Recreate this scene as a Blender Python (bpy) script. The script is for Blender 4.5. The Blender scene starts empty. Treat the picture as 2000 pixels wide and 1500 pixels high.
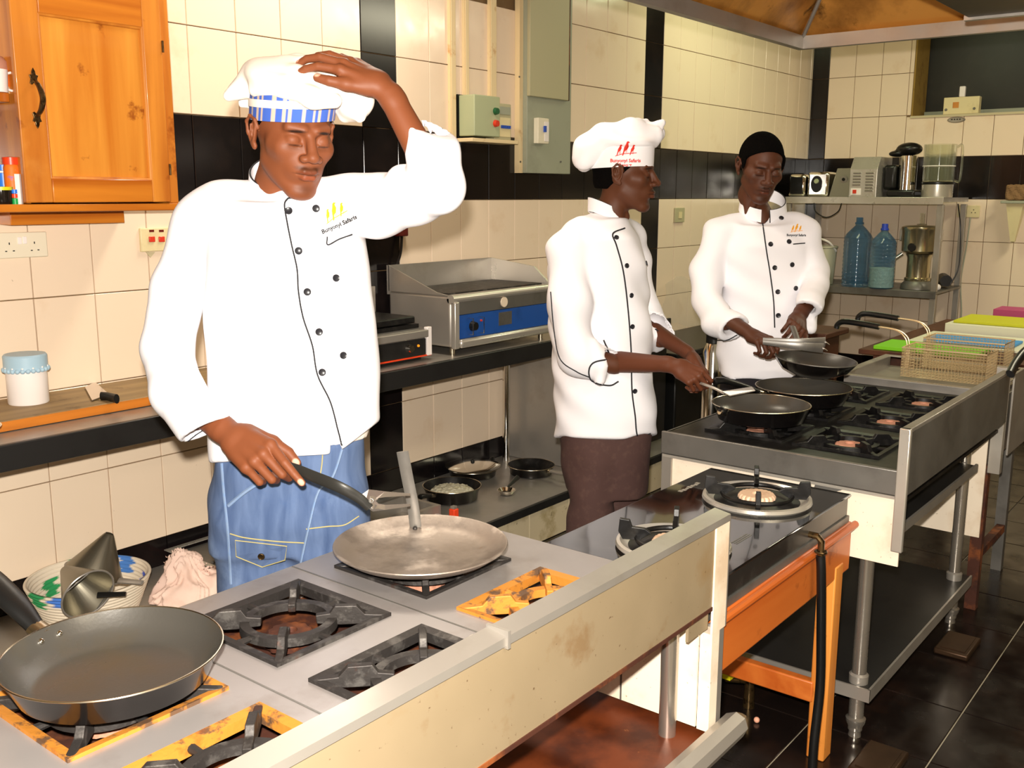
import bpy, bmesh, math, random
import numpy as np
from mathutils import Vector, Matrix
from mathutils.bvhtree import BVHTree
random.seed(7); rng = np.random.RandomState(5)
PI = math.pi
SC = bpy.context.scene
COL = SC.collection
def V3(*a): return Vector(a[0] if len(a) == 1 else a)

# ---------- camera ----------
hd = math.radians(38.27); ph = math.atan(372/1938.0); roll = 0.003
Fh = Vector((math.cos(hd), math.sin(hd), 0)); Rt = Vector((math.sin(hd), -math.cos(hd), 0)); Up = Vector((0, 0, 1))
Fw = Fh*math.cos(ph) - Up*math.sin(ph); Vv = Fh*math.sin(ph) + Up*math.cos(ph)
cx_ = Rt*math.cos(roll) + Vv*math.sin(roll); cy_ = -Rt*math.sin(roll) + Vv*math.cos(roll)
CAM = Vector((0, 0, 1.53))
cd = bpy.data.cameras.new('camera'); cam = bpy.data.objects.new('camera', cd); COL.objects.link(cam)
M = Matrix((cx_, cy_, -Fw)).transposed().to_4x4(); M.translation = CAM
cam.matrix_world = M
cd.sensor_width = 36; cd.lens = 1938*36/2000; cd.clip_start = .02; cd.clip_end = 60
SC.camera = cam

# ---------- world, lights, exposure ----------
w = bpy.data.worlds.new('world'); SC.world = w; w.use_nodes = True
w.node_tree.nodes['Background'].inputs[0].default_value = (.9, .8, .6, 1)
w.node_tree.nodes['Background'].inputs[1].default_value = .05
def light(name, kind, loc, energy, color, size=.1, look=None, **k):
    d = bpy.data.lights.new(name, kind); d.energy = energy; d.color = color
    if kind == 'AREA':
        d.shape = 'RECTANGLE'; d.size = size; d.size_y = k.get('sy', size)
    else: d.shadow_soft_size = size
    if kind == 'SPOT': d.spot_size = k.get('ang', 1.4); d.spot_blend = k.get('blend', .6)
    o = bpy.data.objects.new(name, d); COL.objects.link(o); o.location = loc
    if look is not None:
        o.rotation_euler = (Vector(look)-Vector(loc)).to_track_quat('-Z', 'Y').to_euler()
    return o
# the camera's flash, just above and a little left of the lens
fl = CAM - Rt*.02 + Vv*.085
light('camera_flash', 'SPOT', fl, 385, (1, .93, .83), .018, fl + Fw + Vv*.02, ang=1.75, blend=.45)
# ambient light: unseen area lamps added along the ceiling and behind the camera
light('ambient_light', 'AREA', (6.0, .3, 2.9), 30, (1, .92, .66), 1.2, (6.0, .9, 0), sy=.25)
light('ambient_light', 'AREA', (5.9, 2.3, 2.93), 12, (.92, 1, .60), 1.2, (6.0, 2.5, 0), sy=.25)
light('ambient_light', 'AREA', (2.7, 2.5, 2.93), 26, (1, .90, .74), 1.2, (1.6, 2.6, 0), sy=.25)
light('ambient_light', 'AREA', (1.0, -1.4, 2.9), 50, (1, .88, .68), 1.6, (1.2, -1.2, 0), sy=.4)
SC.view_settings.view_transform = 'Standard'; SC.view_settings.look = 'None'
SC.view_settings.exposure = 0.35; SC.view_settings.gamma = 1; SC.view_settings.use_curve_mapping = False

# ---------- materials ----------
def srgb(c):
    if isinstance(c, str): c = tuple(int(c[i:i+2], 16)/255 for i in (0, 2, 4))
    return tuple((x/12.92 if x <= .04045 else ((x+.055)/1.055)**2.4) for x in c[:3]) + (1,)
MATS = {}
def mat(name, base, rough=.5, metal=0., stain=None, bump=None, attr=False, alpha=None, trans=0., emit=None,
        grain=None, coat=0., spec=.5, rvar=0., ior=1.45, aniso=None):
    """procedural PBR; stain=(colour, scale, threshold, softness, strength); grain=(colour2, sx,sy,sz)"""
    m = bpy.data.materials.new(name); m.use_nodes = True; nt = m.node_tree; N = nt.nodes; L = nt.links
    b = N['Principled BSDF']; b.inputs['Base Color'].default_value = srgb(base)
    b.inputs['Roughness'].default_value = rough; b.inputs['Metallic'].default_value = metal
    b.inputs['Specular IOR Level'].default_value = spec; b.inputs['IOR'].default_value = ior
    b.inputs['Coat Weight'].default_value = coat
    if trans: b.inputs['Transmission Weight'].default_value = trans
    if alpha is not None: b.inputs['Alpha'].default_value = alpha
    if emit: b.inputs['Emission Color'].default_value = srgb(base); b.inputs['Emission Strength'].default_value = emit
    geo = N.new('ShaderNodeNewGeometry'); pos = geo.outputs['Position']
    cur = None
    if attr:
        a = N.new('ShaderNodeAttribute'); a.attribute_name = 'Col'; cur = a.outputs['Color']
    def mix(fac, c2, prev):
        mx = N.new('ShaderNodeMix'); mx.data_type = 'RGBA'
        L.new(fac, mx.inputs[0])
        if prev is None: mx.inputs[6].default_value = srgb(base)
        else: L.new(prev, mx.inputs[6])
        mx.inputs[7].default_value = srgb(c2); return mx.outputs[2]
    if grain:
        mp = N.new('ShaderNodeMapping'); mp.inputs['Scale'].default_value = grain[1:4]; L.new(pos, mp.inputs[0])
        nz = N.new('ShaderNodeTexNoise'); nz.inputs['Scale'].default_value = 1; nz.inputs['Detail'].default_value = 6
        nz.inputs['Distortion'].default_value = .6; L.new(mp.outputs[0], nz.inputs['Vector'])
        r = N.new('ShaderNodeMapRange'); r.inputs[1].default_value = .35; r.inputs[2].default_value = .7
        L.new(nz.outputs[0], r.inputs[0]); cur = mix(r.outputs[0], grain[0], cur)
    if stain:
        sts = stain if isinstance(stain[0], tuple) else (stain,)
        for (sc_, scale, th, soft, stg) in sts:
            nz = N.new('ShaderNodeTexNoise'); nz.inputs['Scale'].default_value = scale
            nz.inputs['Detail'].default_value = 7; nz.inputs['Roughness'].default_value = .62
            L.new(pos, nz.inputs['Vector'])
            r = N.new('ShaderNodeMapRange'); r.inputs[1].default_value = th; r.inputs[2].default_value = th+soft
            r.inputs[4].default_value = stg
            L.new(nz.outputs[0], r.inputs[0]); cur = mix(r.outputs[0], sc_, cur)
    if cur is not None: L.new(cur, b.inputs['Base Color'])
    if rvar:
        nz = N.new('ShaderNodeTexNoise'); nz.inputs['Scale'].default_value = 9; nz.inputs['Detail'].default_value = 5
        L.new(pos, nz.inputs['Vector']); r = N.new('ShaderNodeMapRange')
        r.inputs[1].default_value = .3; r.inputs[2].default_value = .7
        r.inputs[3].default_value = max(.03, rough-rvar); r.inputs[4].default_value = min(1, rough+rvar)
        L.new(nz.outputs[0], r.inputs[0]); L.new(r.outputs[0], b.inputs['Roughness'])
    if bump:
        nz = N.new('ShaderNodeTexNoise'); nz.inputs['Scale'].default_value = bump[0]; nz.inputs['Detail'].default_value = 4
        L.new(pos, nz.inputs['Vector']); bp = N.new('ShaderNodeBump'); bp.inputs['Strength'].default_value = bump[1]
        bp.inputs['Distance'].default_value = bump[2] if len(bump) > 2 else .002
        if len(bump) > 3:
            mp = N.new('ShaderNodeMapping'); mp.inputs['Scale'].default_value = bump[3]
            L.new(pos, mp.inputs[0]); L.new(mp.outputs[0], nz.inputs['Vector'])
        L.new(nz.outputs[0], bp.inputs['Height']); L.new(bp.outputs[0], b.inputs['Normal'])
    MATS[name] = m; return m
T = mat
T('tile_cream', 'EED9C0', .16, stain=(('C79A62', 3.2, .58, .18, .35), ('6b4a2a', 55, .72, .05, .6)), rvar=.06)
T('tile_dirty', 'D6C6A4', .4, stain=(('8a7434', 5, .56, .1, .6), ('5a4a20', 22, .64, .05, .6)))
T('tile_black', '120F10', .18, stain=('2b211e', 6, .5, .3, .6))
T('grout', '6E5638', .9, stain=('a08c68', 8, .5, .2, .6))
T('grout_light', 'A89E88', .9, stain=('5a5040', 5, .5, .2, .6))
T('floor_tile', '17110F', .22, stain=(('2c1c14', 4, .5, .2, .7), ('3a2412', 30, .66, .06, .6)), rvar=.1)
T('plaster', 'C9BC98', .8); T('ceiling_paint', 'D8D0B8', .9)
T('window_dark', '24221F', .35, stain=('3a3632', 5, .5, .3, .5)); T('reveal', '9A7B3A', .8, stain=('5c3a14', 9, .5, .2, .6))
T('steel', 'A8A29A', .36, .6, stain=('8a8070', 5, .52, .2, .5), rvar=.08, bump=(60, .15, .0006))
T('steel_bright', 'C4BEB4', .3, .6, rvar=.06)
T('steel_top', '9A9492', .40, .42, stain=(('7b7068', 6, .55, .2, .6), ('3a2c20', 50, .72, .04, .7)), rvar=.1, bump=(40, .2, .0006))
T('steel_dark', '77746F', .38, .55, stain=('46423c', 5, .5, .25, .6), rvar=.1)
T('hood_steel', 'DC9A48', .42, .5, stain=(('5a2c0c', 2.2, .5, .2, .8), ('3a1c08', 9, .62, .1, .8)), rvar=.1)  # steel with the orange light inside the hood put into its base colour
T('hood_dark', '4a3626', .45, .7, stain=('241710', 3, .45, .2, .7))
T('steel_panel', '97866B', .45, .3, stain=(('8A6630', 4, .54, .16, .55), ('6a4416', 1.9, .60, .12, .5), ('4a2c10', 90, .66, .04, .7), ('7a5426', 7, .58, .10, .45)), rvar=.1)
T('white_panel', 'E6D8C4', .45, stain=(('6a4a26', 70, .66, .04, .8), ('B08A5c', 3, .52, .15, .5)))
T('iron', '3A3634', .55, .6, stain=(('6e6a66', 30, .52, .12, .55), ('5c2c12', 12, .62, .1, .6)), bump=(90, .6, .0015))
T('iron_orange', 'BC7A2C', .6, .2, stain=(('3c3430', 26, .52, .08, .85), ('7a3c14', 14, .6, .1, .6)), bump=(90, .6, .0015))
T('iron_black', '1B1A1A', .38, .5, stain=('3a3836', 25, .5, .15, .5), bump=(80, .4, .001))
T('rust', '432012', .75, .1, stain=(('8a4a1c', 10, .5, .15, .8), ('2a1208', 7, .55, .15, .8)), bump=(50, .5, .002))
T('rust_shelf', '6A3013', .45, .25, stain=(('3a160a', 6, .5, .18, .9), ('A86A3c', 38, .68, .05, .7)), rvar=.15)
T('burner_clay', 'B88068', .75, stain=('6a3c28', 25, .52, .15, .7), bump=(60, .6, .002))
T('brass_cap', 'D9B79A', .5, .2, stain=('a87c5c', 25, .55, .15, .7))
T('black_glass', '0B0B0C', .08, coat=.4, stain=('3d3b3a', 9, .62, .06, .35), spec=.5)
T('fork_grey', '33322F', .4, .4)
T('nonstick', '47443F', .3, .25, stain=(('4d4434', 7, .5, .25, .7),), rvar=.06, bump=(200, .25, .0006))
T('nonstick_out', '0F0D0D', .22, .2, coat=.5)
T('tava_iron', '8C8076', .42, .6, stain=(('3c322c', 8, .5, .22, .75), ('C9BCB0', 9, .56, .12, .6), ('8a5a28', 16, .68, .06, .5)), rvar=.1, bump=(70, .4, .001))
T('rim_metal', 'D6CBB6', .25, 1)
T('chrome', 'E6E2DA', .1, 1)
T('plastic_black', '101010', .35); T('plastic_white', 'E9E0C8', .35); T('plastic_cream', 'E2D3A4', .4, stain=('b09a60', 8, .55, .2, .5))
T('rubber', '0c0c0d', .4, bump=(90, .4, .001))
T('pine', 'DC8E34', .36, grain=('B0601c', 14, 14, 1.4), stain=(('8a3e0c', 8, .60, .08, .8), ('F2B45a', 3, .55, .2, .4)), coat=.4)
T('pine_panel', 'E29A3C', .36, grain=('C47220', 16, 4, 1.0), stain=(('8a3e0c', 9, .62, .06, .8),), coat=.4)
T('pine_cross', 'D68428', .32, grain=('A8540f', .9, 3, 12), coat=.4)
T('table_wood', 'AC5018', .42, grain=('CC7430', .8, 9, 9), stain=('6a2c0a', 9, .6, .1, .7), coat=.2)
T('leg_wood', 'D98C3C', .5, grain=('B0601c', 9, 9, .8), stain=('6a3410', 12, .62, .1, .6))
T('board_wood', 'A08458', .6, grain=('7a6240', 1.5, 14, 14), stain=('5a4020', 12, .6, .1, .6))
T('board_edge', 'C4731F', .55, grain=('8a4a10', 1, 8, 20))
T('dark_wood', '5A3018', .55, grain=('3a1c0c', 2, 9, 9))
T('antique', '6B5638', .3, .9, stain=('2e2216', 60, .5, .1, .8))
T('grey_panel', '9DA08C', .5, stain=('7c7d6c', 4, .55, .2, .5)); T('grey_panel_light', 'B5AF8C', .5)
T('trunking', 'E6CFA2', .45, stain=('B8782c', 8, .62, .1, .7))
T('box_green', 'AEB58F', .45); T('btn_green', '1E5A34', .3); T('btn_red', 'D23A22', .3)
T('red_dark', '6A1A12', .4); T('orange_led', 'F0901c', .4, emit=.6)
T('blue_panel', '1E4F9C', .3, stain=('143468', 8, .55, .2, .6))
T('white_cloth', 'F3F1F6', .85, bump=(500, .15, .0004)); T('piping', '1F1F24', .7); T('button', '26262B', .32)
T('hat_cotton', 'F4EBDF', .9, bump=(420, .2, .0005)); T('hat_white', 'F4F0F2', .85)
T('hatband', '2F57B0', .85, attr=True)
T('skin', '8A4A24', .55, attr=True, spec=.35, bump=(260, .12, .0005)); T('hair', '0a0807', 1., bump=(350, 1, .004), spec=.05)
T('denim', '586B8E', .95, grain=('3C4F73', 30, 30, 5), stain=(('8FA6C8', 4, .52, .2, .55), ('3A5480', 7, .6, .14, .5)), bump=(700, .4, .0006))
T('denim_seam', '7488A6', .85, stain=('6a84ac', 60, .5, .1, .8)); T('stitch', 'A89C68', .8)
T('trouser_brown', '4A332F', .9, stain=('5c443c', 40, .5, .2, .5)); T('trouser_dark', '1E1B20', .9); T('shoe', '0e0c0c', .4)
T('undershirt', 'EFE6DC', .9)
T('emb_yellow', 'EFE21c', .7); T('emb_orange', 'F2A81c', .7); T('emb_red', 'D8301c', .7); T('emb_text', '0c0a0c', .8)
T('basket_fibre', 'E6D6BE', .85, attr=True, bump=(300, .5, .001)); T('cloth_pink', 'EBCDBE', .9, stain=('D8ac98', 12, .5, .2, .5))
T('mesh_steel', '8E8878', .35, .9); T('rice', 'D8D2B8', .6, bump=(300, 1, .004), stain=('b8ac6c', 30, .55, .1, .6))
T('wire', 'E0C8A0', .35, .6); T('glass_blue', '4F9CD4', .08, trans=.85, alpha=.62, stain=('3a6c94', 9, .5, .25, .6)); T('cap_blue', '2C46B8', .4)
T('glass_clear', 'E2E6C8', .06, trans=.9, alpha=.45); T('glass_lid', 'C8CAC4', .05, trans=.7, alpha=.6, metal=.0)
T('powder', 'D6D4B8', .8, bump=(60, .8, .01))
T('bucket', 'C9C4AC', .5); T('green_board', '7ED01c', .5); T('yellow_board', 'BFC018', .5); T('white_board', 'D8D8C0', .5)
T('magenta_board', 'A83A6c', .5); T('blue_board', '3E96DC', .5); T('sponge', '8A6A48', .95, bump=(80, 1, .01))
T('hatch_blue', 'A8C6D8', .4); T('can_white', 'F2EAE6', .4); T('orange_label', 'F0781c', .5, stain=('5a6cc0', 20, .6, .05, .8))
T('blue_plastic', '2E78E0', .35); T('red_plastic', 'E8441c', .35); T('yellow_plastic', 'D8D018', .4); T('green_plastic', '1CA04c', .4)
T('jar_dark', '1A1410', .12); T('film', 'E8E4D8', .15, alpha=.22)
T('blade', 'D8CFC8', .25, .9); T('garlic', 'F6F0D8', .6); T('pinkbit', 'E8A88c', .6)

T('steel_leg', 'BDB5AA', .26, .85, rvar=.05); T('hob_body', '5E5C58', .3, .6, stain=('2a2826', 3, .48, .1, .8))
T('edge_dark', '2E2D2C', .35, .4, stain=('1c1b1a', 6, .5, .2, .5)); T('btn_blue', '2A50B0', .4); T('grey_steel', '8A867C', .4, .6)
T('chrome_warm', 'C8BC9C', .2, .9)

# ---------- mesh helpers ----------
class MB:
    def __init__(s): s.v = []; s.f = []; s.c = None
    def add(s, vs, fs):
        n = len(s.v); s.v += [tuple(v) for v in vs]; s.f += [tuple(i+n for i in f) for f in fs]; return s
    def box(s, a, b):
        x0, y0, z0 = [min(a[i], b[i]) for i in range(3)]; x1, y1, z1 = [max(a[i], b[i]) for i in range(3)]
        return s.add([(x0,y0,z0),(x1,y0,z0),(x1,y1,z0),(x0,y1,z0),(x0,y0,z1),(x1,y0,z1),(x1,y1,z1),(x0,y1,z1)],
                     [(0,3,2,1),(4,5,6,7),(0,1,5,4),(1,2,6,5),(2,3,7,6),(3,0,4,7)])
    def obox(s, c, h, R):
        c = Vector(c); vs = []
        for z in (-1, 1):
            for x, y in ((-1,-1),(1,-1),(1,1),(-1,1)): vs.append(c + R @ Vector((x*h[0], y*h[1], z*h[2])))
        return s.add(vs, [(0,3,2,1),(4,5,6,7),(0,1,5,4),(1,2,6,5),(2,3,7,6),(3,0,4,7)])
    def prism(s, poly, d):
        """poly: 3D points (ccw seen from the tip of d), extruded along vector d"""
        d = Vector(d); n = len(poly); vs = [Vector(p) for p in poly] + [Vector(p)+d for p in poly]
        return s.add(vs, [tuple(range(n))[::-1], tuple(range(n, 2*n))] + [(i, (i+1) % n, n+(i+1) % n, n+i) for i in range(n)])
    def tube(s, pts, r, n=10, closed=False, flat=None):
        pts = [Vector(p) for p in pts]; m = len(pts); rs = r if isinstance(r, (list, tuple)) else [r]*m
        vs = []; u = None
        for i, p in enumerate(pts):
            if closed: t = pts[(i+1) % m]-pts[i-1]
            else: t = pts[min(i+1, m-1)]-pts[max(i-1, 0)]
            t.normalize()
            if u is None:
                u = t.orthogonal() if flat is None else Vector(flat)
            u = (u - t*u.dot(t)).normalized(); v = t.cross(u)
            rr = rs[i]; ra, rb = rr if isinstance(rr, tuple) else (rr, rr)
            for k in range(n):
                a = 2*PI*k/n; vs.append(p + u*math.cos(a)*ra + v*math.sin(a)*rb)
        fs = []
        for i in range(m if closed else m-1):
            j = (i+1) % m
            for k in range(n): fs.append((i*n+k, i*n+(k+1) % n, j*n+(k+1) % n, j*n+k))
        if not closed: fs += [tuple(range(n))[::-1], tuple(range((m-1)*n, m*n))]
        return s.add(vs, fs)
    def lathe(s, prof, c=(0,0,0), n=32, R=None, sx=1, sy=1):
        """prof: (r, z) list from bottom axis round to top"""
        c = Vector(c); vs = []; fs = []; m = len(prof)
        for r, z in prof:
            for k in range(n):
                a = 2*PI*k/n; p = Vector((max(r, 1e-5)*math.cos(a)*sx, max(r, 1e-5)*math.sin(a)*sy, z))
                vs.append(c + (R @ p if R else p))
        for i in range(m-1):
            for k in range(n): fs.append((i*n+k, i*n+(k+1) % n, (i+1)*n+(k+1) % n, (i+1)*n+k))
        return s.add(vs, fs)
    def cyl(s, a, b, r, n=16, r2=None): return s.tube([a, b], [r, r if r2 is None else r2], n)
    def sphere(s, c, r, n=12, sz=1):
        return s.lathe([(r*math.sin(PI*i/n), -r*sz*math.cos(PI*i/n)) for i in range(n+1)], c, n*2)
OFF = {}
def mesh_obj(name, verts, faces, m, parent=None, smooth=True, ang=35, off=None, col=None):
    me = bpy.data.meshes.new(name)
    o_ = OFF.get(parent.name, Vector((0,0,0))) if parent else Vector((0,0,0))
    if off is not None: o_ = Vector(off)
    if isinstance(verts, np.ndarray): vv = (verts - np.array(o_)).tolist()
    else: vv = [(v[0]-o_[0], v[1]-o_[1], v[2]-o_[2]) for v in verts]
    me.from_pydata(vv, [], faces if not isinstance(faces, np.ndarray) else faces.tolist()); me.validate(); me.update()
    if smooth:
        me.polygons.foreach_set('use_smooth', [True]*len(me.polygons))
        if ang: me.set_sharp_from_angle(angle=math.radians(ang))
    if col is not None:
        a = me.color_attributes.new('Col', 'FLOAT_COLOR', 'POINT')
        c4 = np.ones((len(me.vertices), 4), np.float32); c4[:, :3] = col; a.data.foreach_set('color', c4.ravel())
    me.materials.append(MATS[m] if isinstance(m, str) else m)
    o = bpy.data.objects.new(name, me); COL.objects.link(o)
    if parent: o.parent = parent
    elif off is not None: o.location = o_
    OFF[o.name] = o_
    return o
def obj(name, mb, m, parent=None, bev=0, smooth=True, label=None, **k):
    o = mesh_obj(name, mb.v, mb.f, m, parent, smooth, **k)
    if bev:
        md = o.modifiers.new('bevel', 'BEVEL'); md.width = bev; md.segments = 2; md.limit_method = 'ANGLE'
        md.angle_limit = math.radians(40)
    if label: o['label'] = label
    return o
def tag(o, label, cat, group=None, kind=None):
    o['label'] = label; o['category'] = cat
    if group: o['group'] = group
    if kind: o['kind'] = kind
    return o
def thing(name, label, cat, loc=(0,0,0), group=None):
    o = bpy.data.objects.new(name, None); COL.objects.link(o); o.location = loc
    o.empty_display_size = .05; OFF[o.name] = Vector(loc); return tag(o, label, cat, group)
def struct(name, mb, m, **k):
    o = obj(name, mb, m, **k); o['kind'] = 'structure'; return o
def single(name, mb, m, label, cat, loc=(0,0,0), group=None, bev=0, **k):
    return tag(obj(name, mb, m, off=loc, bev=bev, **k), label, cat, group)
def bx(a, b): return MB().box(a, b)
def arc(c, r, a0, a1, n, z=0): return [(c[0]+r*math.cos(a0+(a1-a0)*i/n), c[1]+r*math.sin(a0+(a1-a0)*i/n), c[2]+z) for i in range(n+1)]
def bez(p, n=16):
    """smooth curve through points (Catmull-Rom)"""
    p = [Vector(q) for q in p]; P_ = [p[0]*2-p[1]] + p + [p[-1]*2-p[-2]]; out = []
    for i in range(1, len(P_)-2):
        for k in range(n):
            t = k/n; a, b, c, d = P_[i-1:i+3]
            out.append(.5*((2*b) + (c-a)*t + (2*a-5*b+4*c-d)*t*t + (3*b-a-3*c+d)*t**3))
    out.append(p[-1]); return out

# ---------- the setting ----------
D = 3.13; XB = 7.70; TW = .2045; X0 = 2.95
# floor
fl_o = struct('floor', bx((-2, -2.6, -.05), (XB+.1, D+.1, -.004)), 'grout_light', smooth=False)
fx0 = 3.0-.339*5; fy0 = .635-.339*4
me0 = None
def share(name, me, parent, loc):
    o = bpy.data.objects.new(name, me); COL.objects.link(o); o.parent = parent
    o.location = Vector(loc) - OFF.get(parent.name, Vector()); return o
def tile_mesh(name, sx, sy, sz, m, b=.0015):
    mb = MB(); h = (sx/2, sy/2, sz/2)
    # bevelled slab centred at origin
    vs = []
    for (z, e) in ((-h[2], 0), (h[2]-b, 0), (h[2], b)):
        vs += [(-h[0]+e, -h[1]+e, z), (h[0]-e, -h[1]+e, z), (h[0]-e, h[1]-e, z), (-h[0]+e, h[1]-e, z)]
    fs = [(8, 9, 10, 11)]
    for r in (0, 4):
        for k in range(4): fs.append((r+k, r+(k+1) % 4, r+4+(k+1) % 4, r+4+k))
    me = bpy.data.meshes.new(name); me.from_pydata(vs, [], fs); me.materials.append(MATS[m]); return me
ft = tile_mesh('tile', .335, .335, .012, 'floor_tile')
for i in range(19):
    for j in range(11):
        x = fx0+.339*(i+.5); y = fy0+.339*(j+.5)
        if x > XB-.1: continue
        share('tile', ft, fl_o, (x, y, -.006 + random.uniform(-.0006, .0006)))
# back wall with tiles (local tile z axis points to -y)
wb = struct('wall_back', bx((-2, D, 0), (XB+.1, D+.15, 3.0)), 'grout', smooth=False)
def vt(name, w, h, m, axis):
    me = tile_mesh(name, w, h, .010, m)
    R = Matrix.Rotation(PI/2, 4, 'X') if axis == 'y' else Matrix.Rotation(-PI/2, 4, 'Y') @ Matrix.Rotation(-PI/2, 4, 'Z')
    me.transform(R); me.update(); return me
tc = vt('tile', TW-.0035, .2965, 'tile_cream', 'y'); tb = vt('tile', TW-.0035, .2965, 'tile_black', 'y')
for k in range(-10, 24):
    for r in range(9):
        xc = X0+TW*(k+.5); zc = .3*r+.15
        if r == 8 and xc < 4.4: continue
        blk = k in (0, 11) or r in (0, 5)
        share('tile', tb if blk else tc, wb, (xc, D-.004+random.uniform(-.0008, .0008), zc))
# right wall, with a window opening
WY0, WY1, WZ = 1.1, 2.36, 2.09
m_ = MB(); m_.box((XB, -2.6, 0), (XB+.35, WY0, 3)); m_.box((XB, WY1, 0), (XB+.35, D+.1, 3)); m_.box((XB, WY0, 0), (XB+.35, WY1, WZ)); m_.box((XB, WY0, 2.72), (XB+.35, WY1, 3))
wr = struct('wall_right', m_, 'grout', smooth=False)
cols = [(3.13, 2.99)] + [(2.99-.2*i, 2.79-.2*i) for i in range(12)]
mcache = {}
for (ya, yb) in cols:
    for r in range(9):
        za, zb = .3*r, .3*r+.3
        blk = ya > 3.1 or r in (0, 5)
        if za > WZ-.32 and yb < WY1 - .01 and ya > WY0+.01:
            if za >= WZ-.01 and not ya > WY1+.02: continue
            if za >= WZ-.01: yb = WY1
            elif zb > WZ: zb = WZ
        k = (round(ya-yb, 3), round(zb-za, 3), blk)
        if k not in mcache: mcache[k] = vt('tile', k[0]-.0035, k[1]-.0035, 'tile_black' if blk else 'tile_cream', 'x')
        share('tile', mcache[k], wr, (XB-.004, (ya+yb)/2, (za+zb)/2))
w1 = struct('window_1', MB().box((XB+.30, WY0, WZ), (XB+.32, WY1, 2.72)), 'window_dark', smooth=False)
obj('window_reveal', MB().box((XB-.006, WY1-.012, WZ+.005), (XB+.29, WY1-.001, 2.719)), 'reveal', w1)
obj('window_sill', MB().box((XB-.02, WY0, WZ-.012), (XB+.3, WY1, WZ+.004)), 'plaster', w1)
obj('frame_bar', MB().box((XB+.27, WY0, WZ+.004), (XB+.3, WY1, WZ+.05)), 'grey_panel', w1)
struct('wall_left', bx((-2.1, -2.6, 0), (-2, D+.1, 3)), 'plaster', smooth=False)
struct('wall_front', bx((-2, -2.7, 0), (XB+.1, -2.6, 3)), 'plaster', smooth=False)
struct('ceiling', bx((-2, -2.6, 3), (XB+.4, D+.1, 3.1)), 'ceiling_paint', smooth=False)
# low plinth under the wall bench
pl = struct('trim_1', bx((.9, 2.52, 0), (6.3, 3.12, .17)), 'grout', smooth=False)
tp = vt('tile', .298, .146, 'tile_dirty', 'y')
for i in range(18): share('tile', tp, pl, (1.06+.3*i, 2.517, .075))

# ---------- extractor hood ----------
HX0, HX1, HY0, HY1, HZ = .7, 4.03, .05, 1.70, 2.105
hood = thing('extractor_hood', 'large orange-brown steel extractor hood hanging over the stoves', 'hood', (2.4, .9, HZ))
def hoodring(z0, i0, z1, i1, th):
    mb = MB(); a = [(HX0+i0,HY0+i0*.6),(HX1-i0,HY0+i0*.6),(HX1-i0,HY1-i0),(HX0+i0,HY1-i0)]
    b = [(HX0+i1,HY0+i1*.6),(HX1-i1,HY0+i1*.6),(HX1-i1,HY1-i1),(HX0+i1,HY1-i1)]
    A = [(x,y,z0) for x,y in a]; B = [(x,y,z1) for x,y in b]
    c = ((HX0+HX1)/2, (HY0+HY1)/2)
    def inn(p): return (p[0]+(th if p[0] < c[0] else -th), p[1]+(th if p[1] < c[1] else -th), p[2])
    vs = A+B+[inn(p) for p in A]+[inn(p) for p in B]
    for k in range(4):
        j = (k+1) % 4
        mb.add([vs[k],vs[j],vs[4+j],vs[4+k],vs[8+k],vs[8+j],vs[12+j],vs[12+k]], [(0,1,2,3),(5,4,7,6),(0,4,5,1),(3,2,6,7)])
    return mb
obj('rim', hoodring(HZ, 0, HZ+.05, 0, .03), 'steel', hood, smooth=False)
obj('canopy', hoodring(HZ+.05, .0, 2.62, .42, .006), 'hood_steel', hood, smooth=False)
obj('top_panel', bx((HX0+.4, HY0+.2, 2.62), (HX1-.4, HY1-.4, 2.63)), 'hood_dark', hood, smooth=False)
for (sx, sy) in ((HX1, HY1), (HX0, HY1)):
    d = -1 if sx == HX1 else 1
    obj('corner_seam', MB().tube([(sx+d*.012, sy-.012, HZ+.03), (sx+d*.42, sy-.42, 2.61)], .008, 6), 'steel', hood)
obj('duct', bx((2.2, .5, 2.63), (2.8, 1.1, 3.0)), 'steel', hood, smooth=False)
f = hood
fb = obj('filter_housing', bx((1.6, .25, 2.05), (3.30, .865, 2.3)), 'hood_dark', f, smooth=False, bev=.004)
obj('edge_strip', bx((3.285, .25, 2.042), (3.31, .875, 2.056)), 'steel', fb)
for x in (1.8, 3.1): obj('hanger', MB().cyl((x, .5, 2.3), (x, .5, 2.62), .01), 'steel', f)

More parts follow.
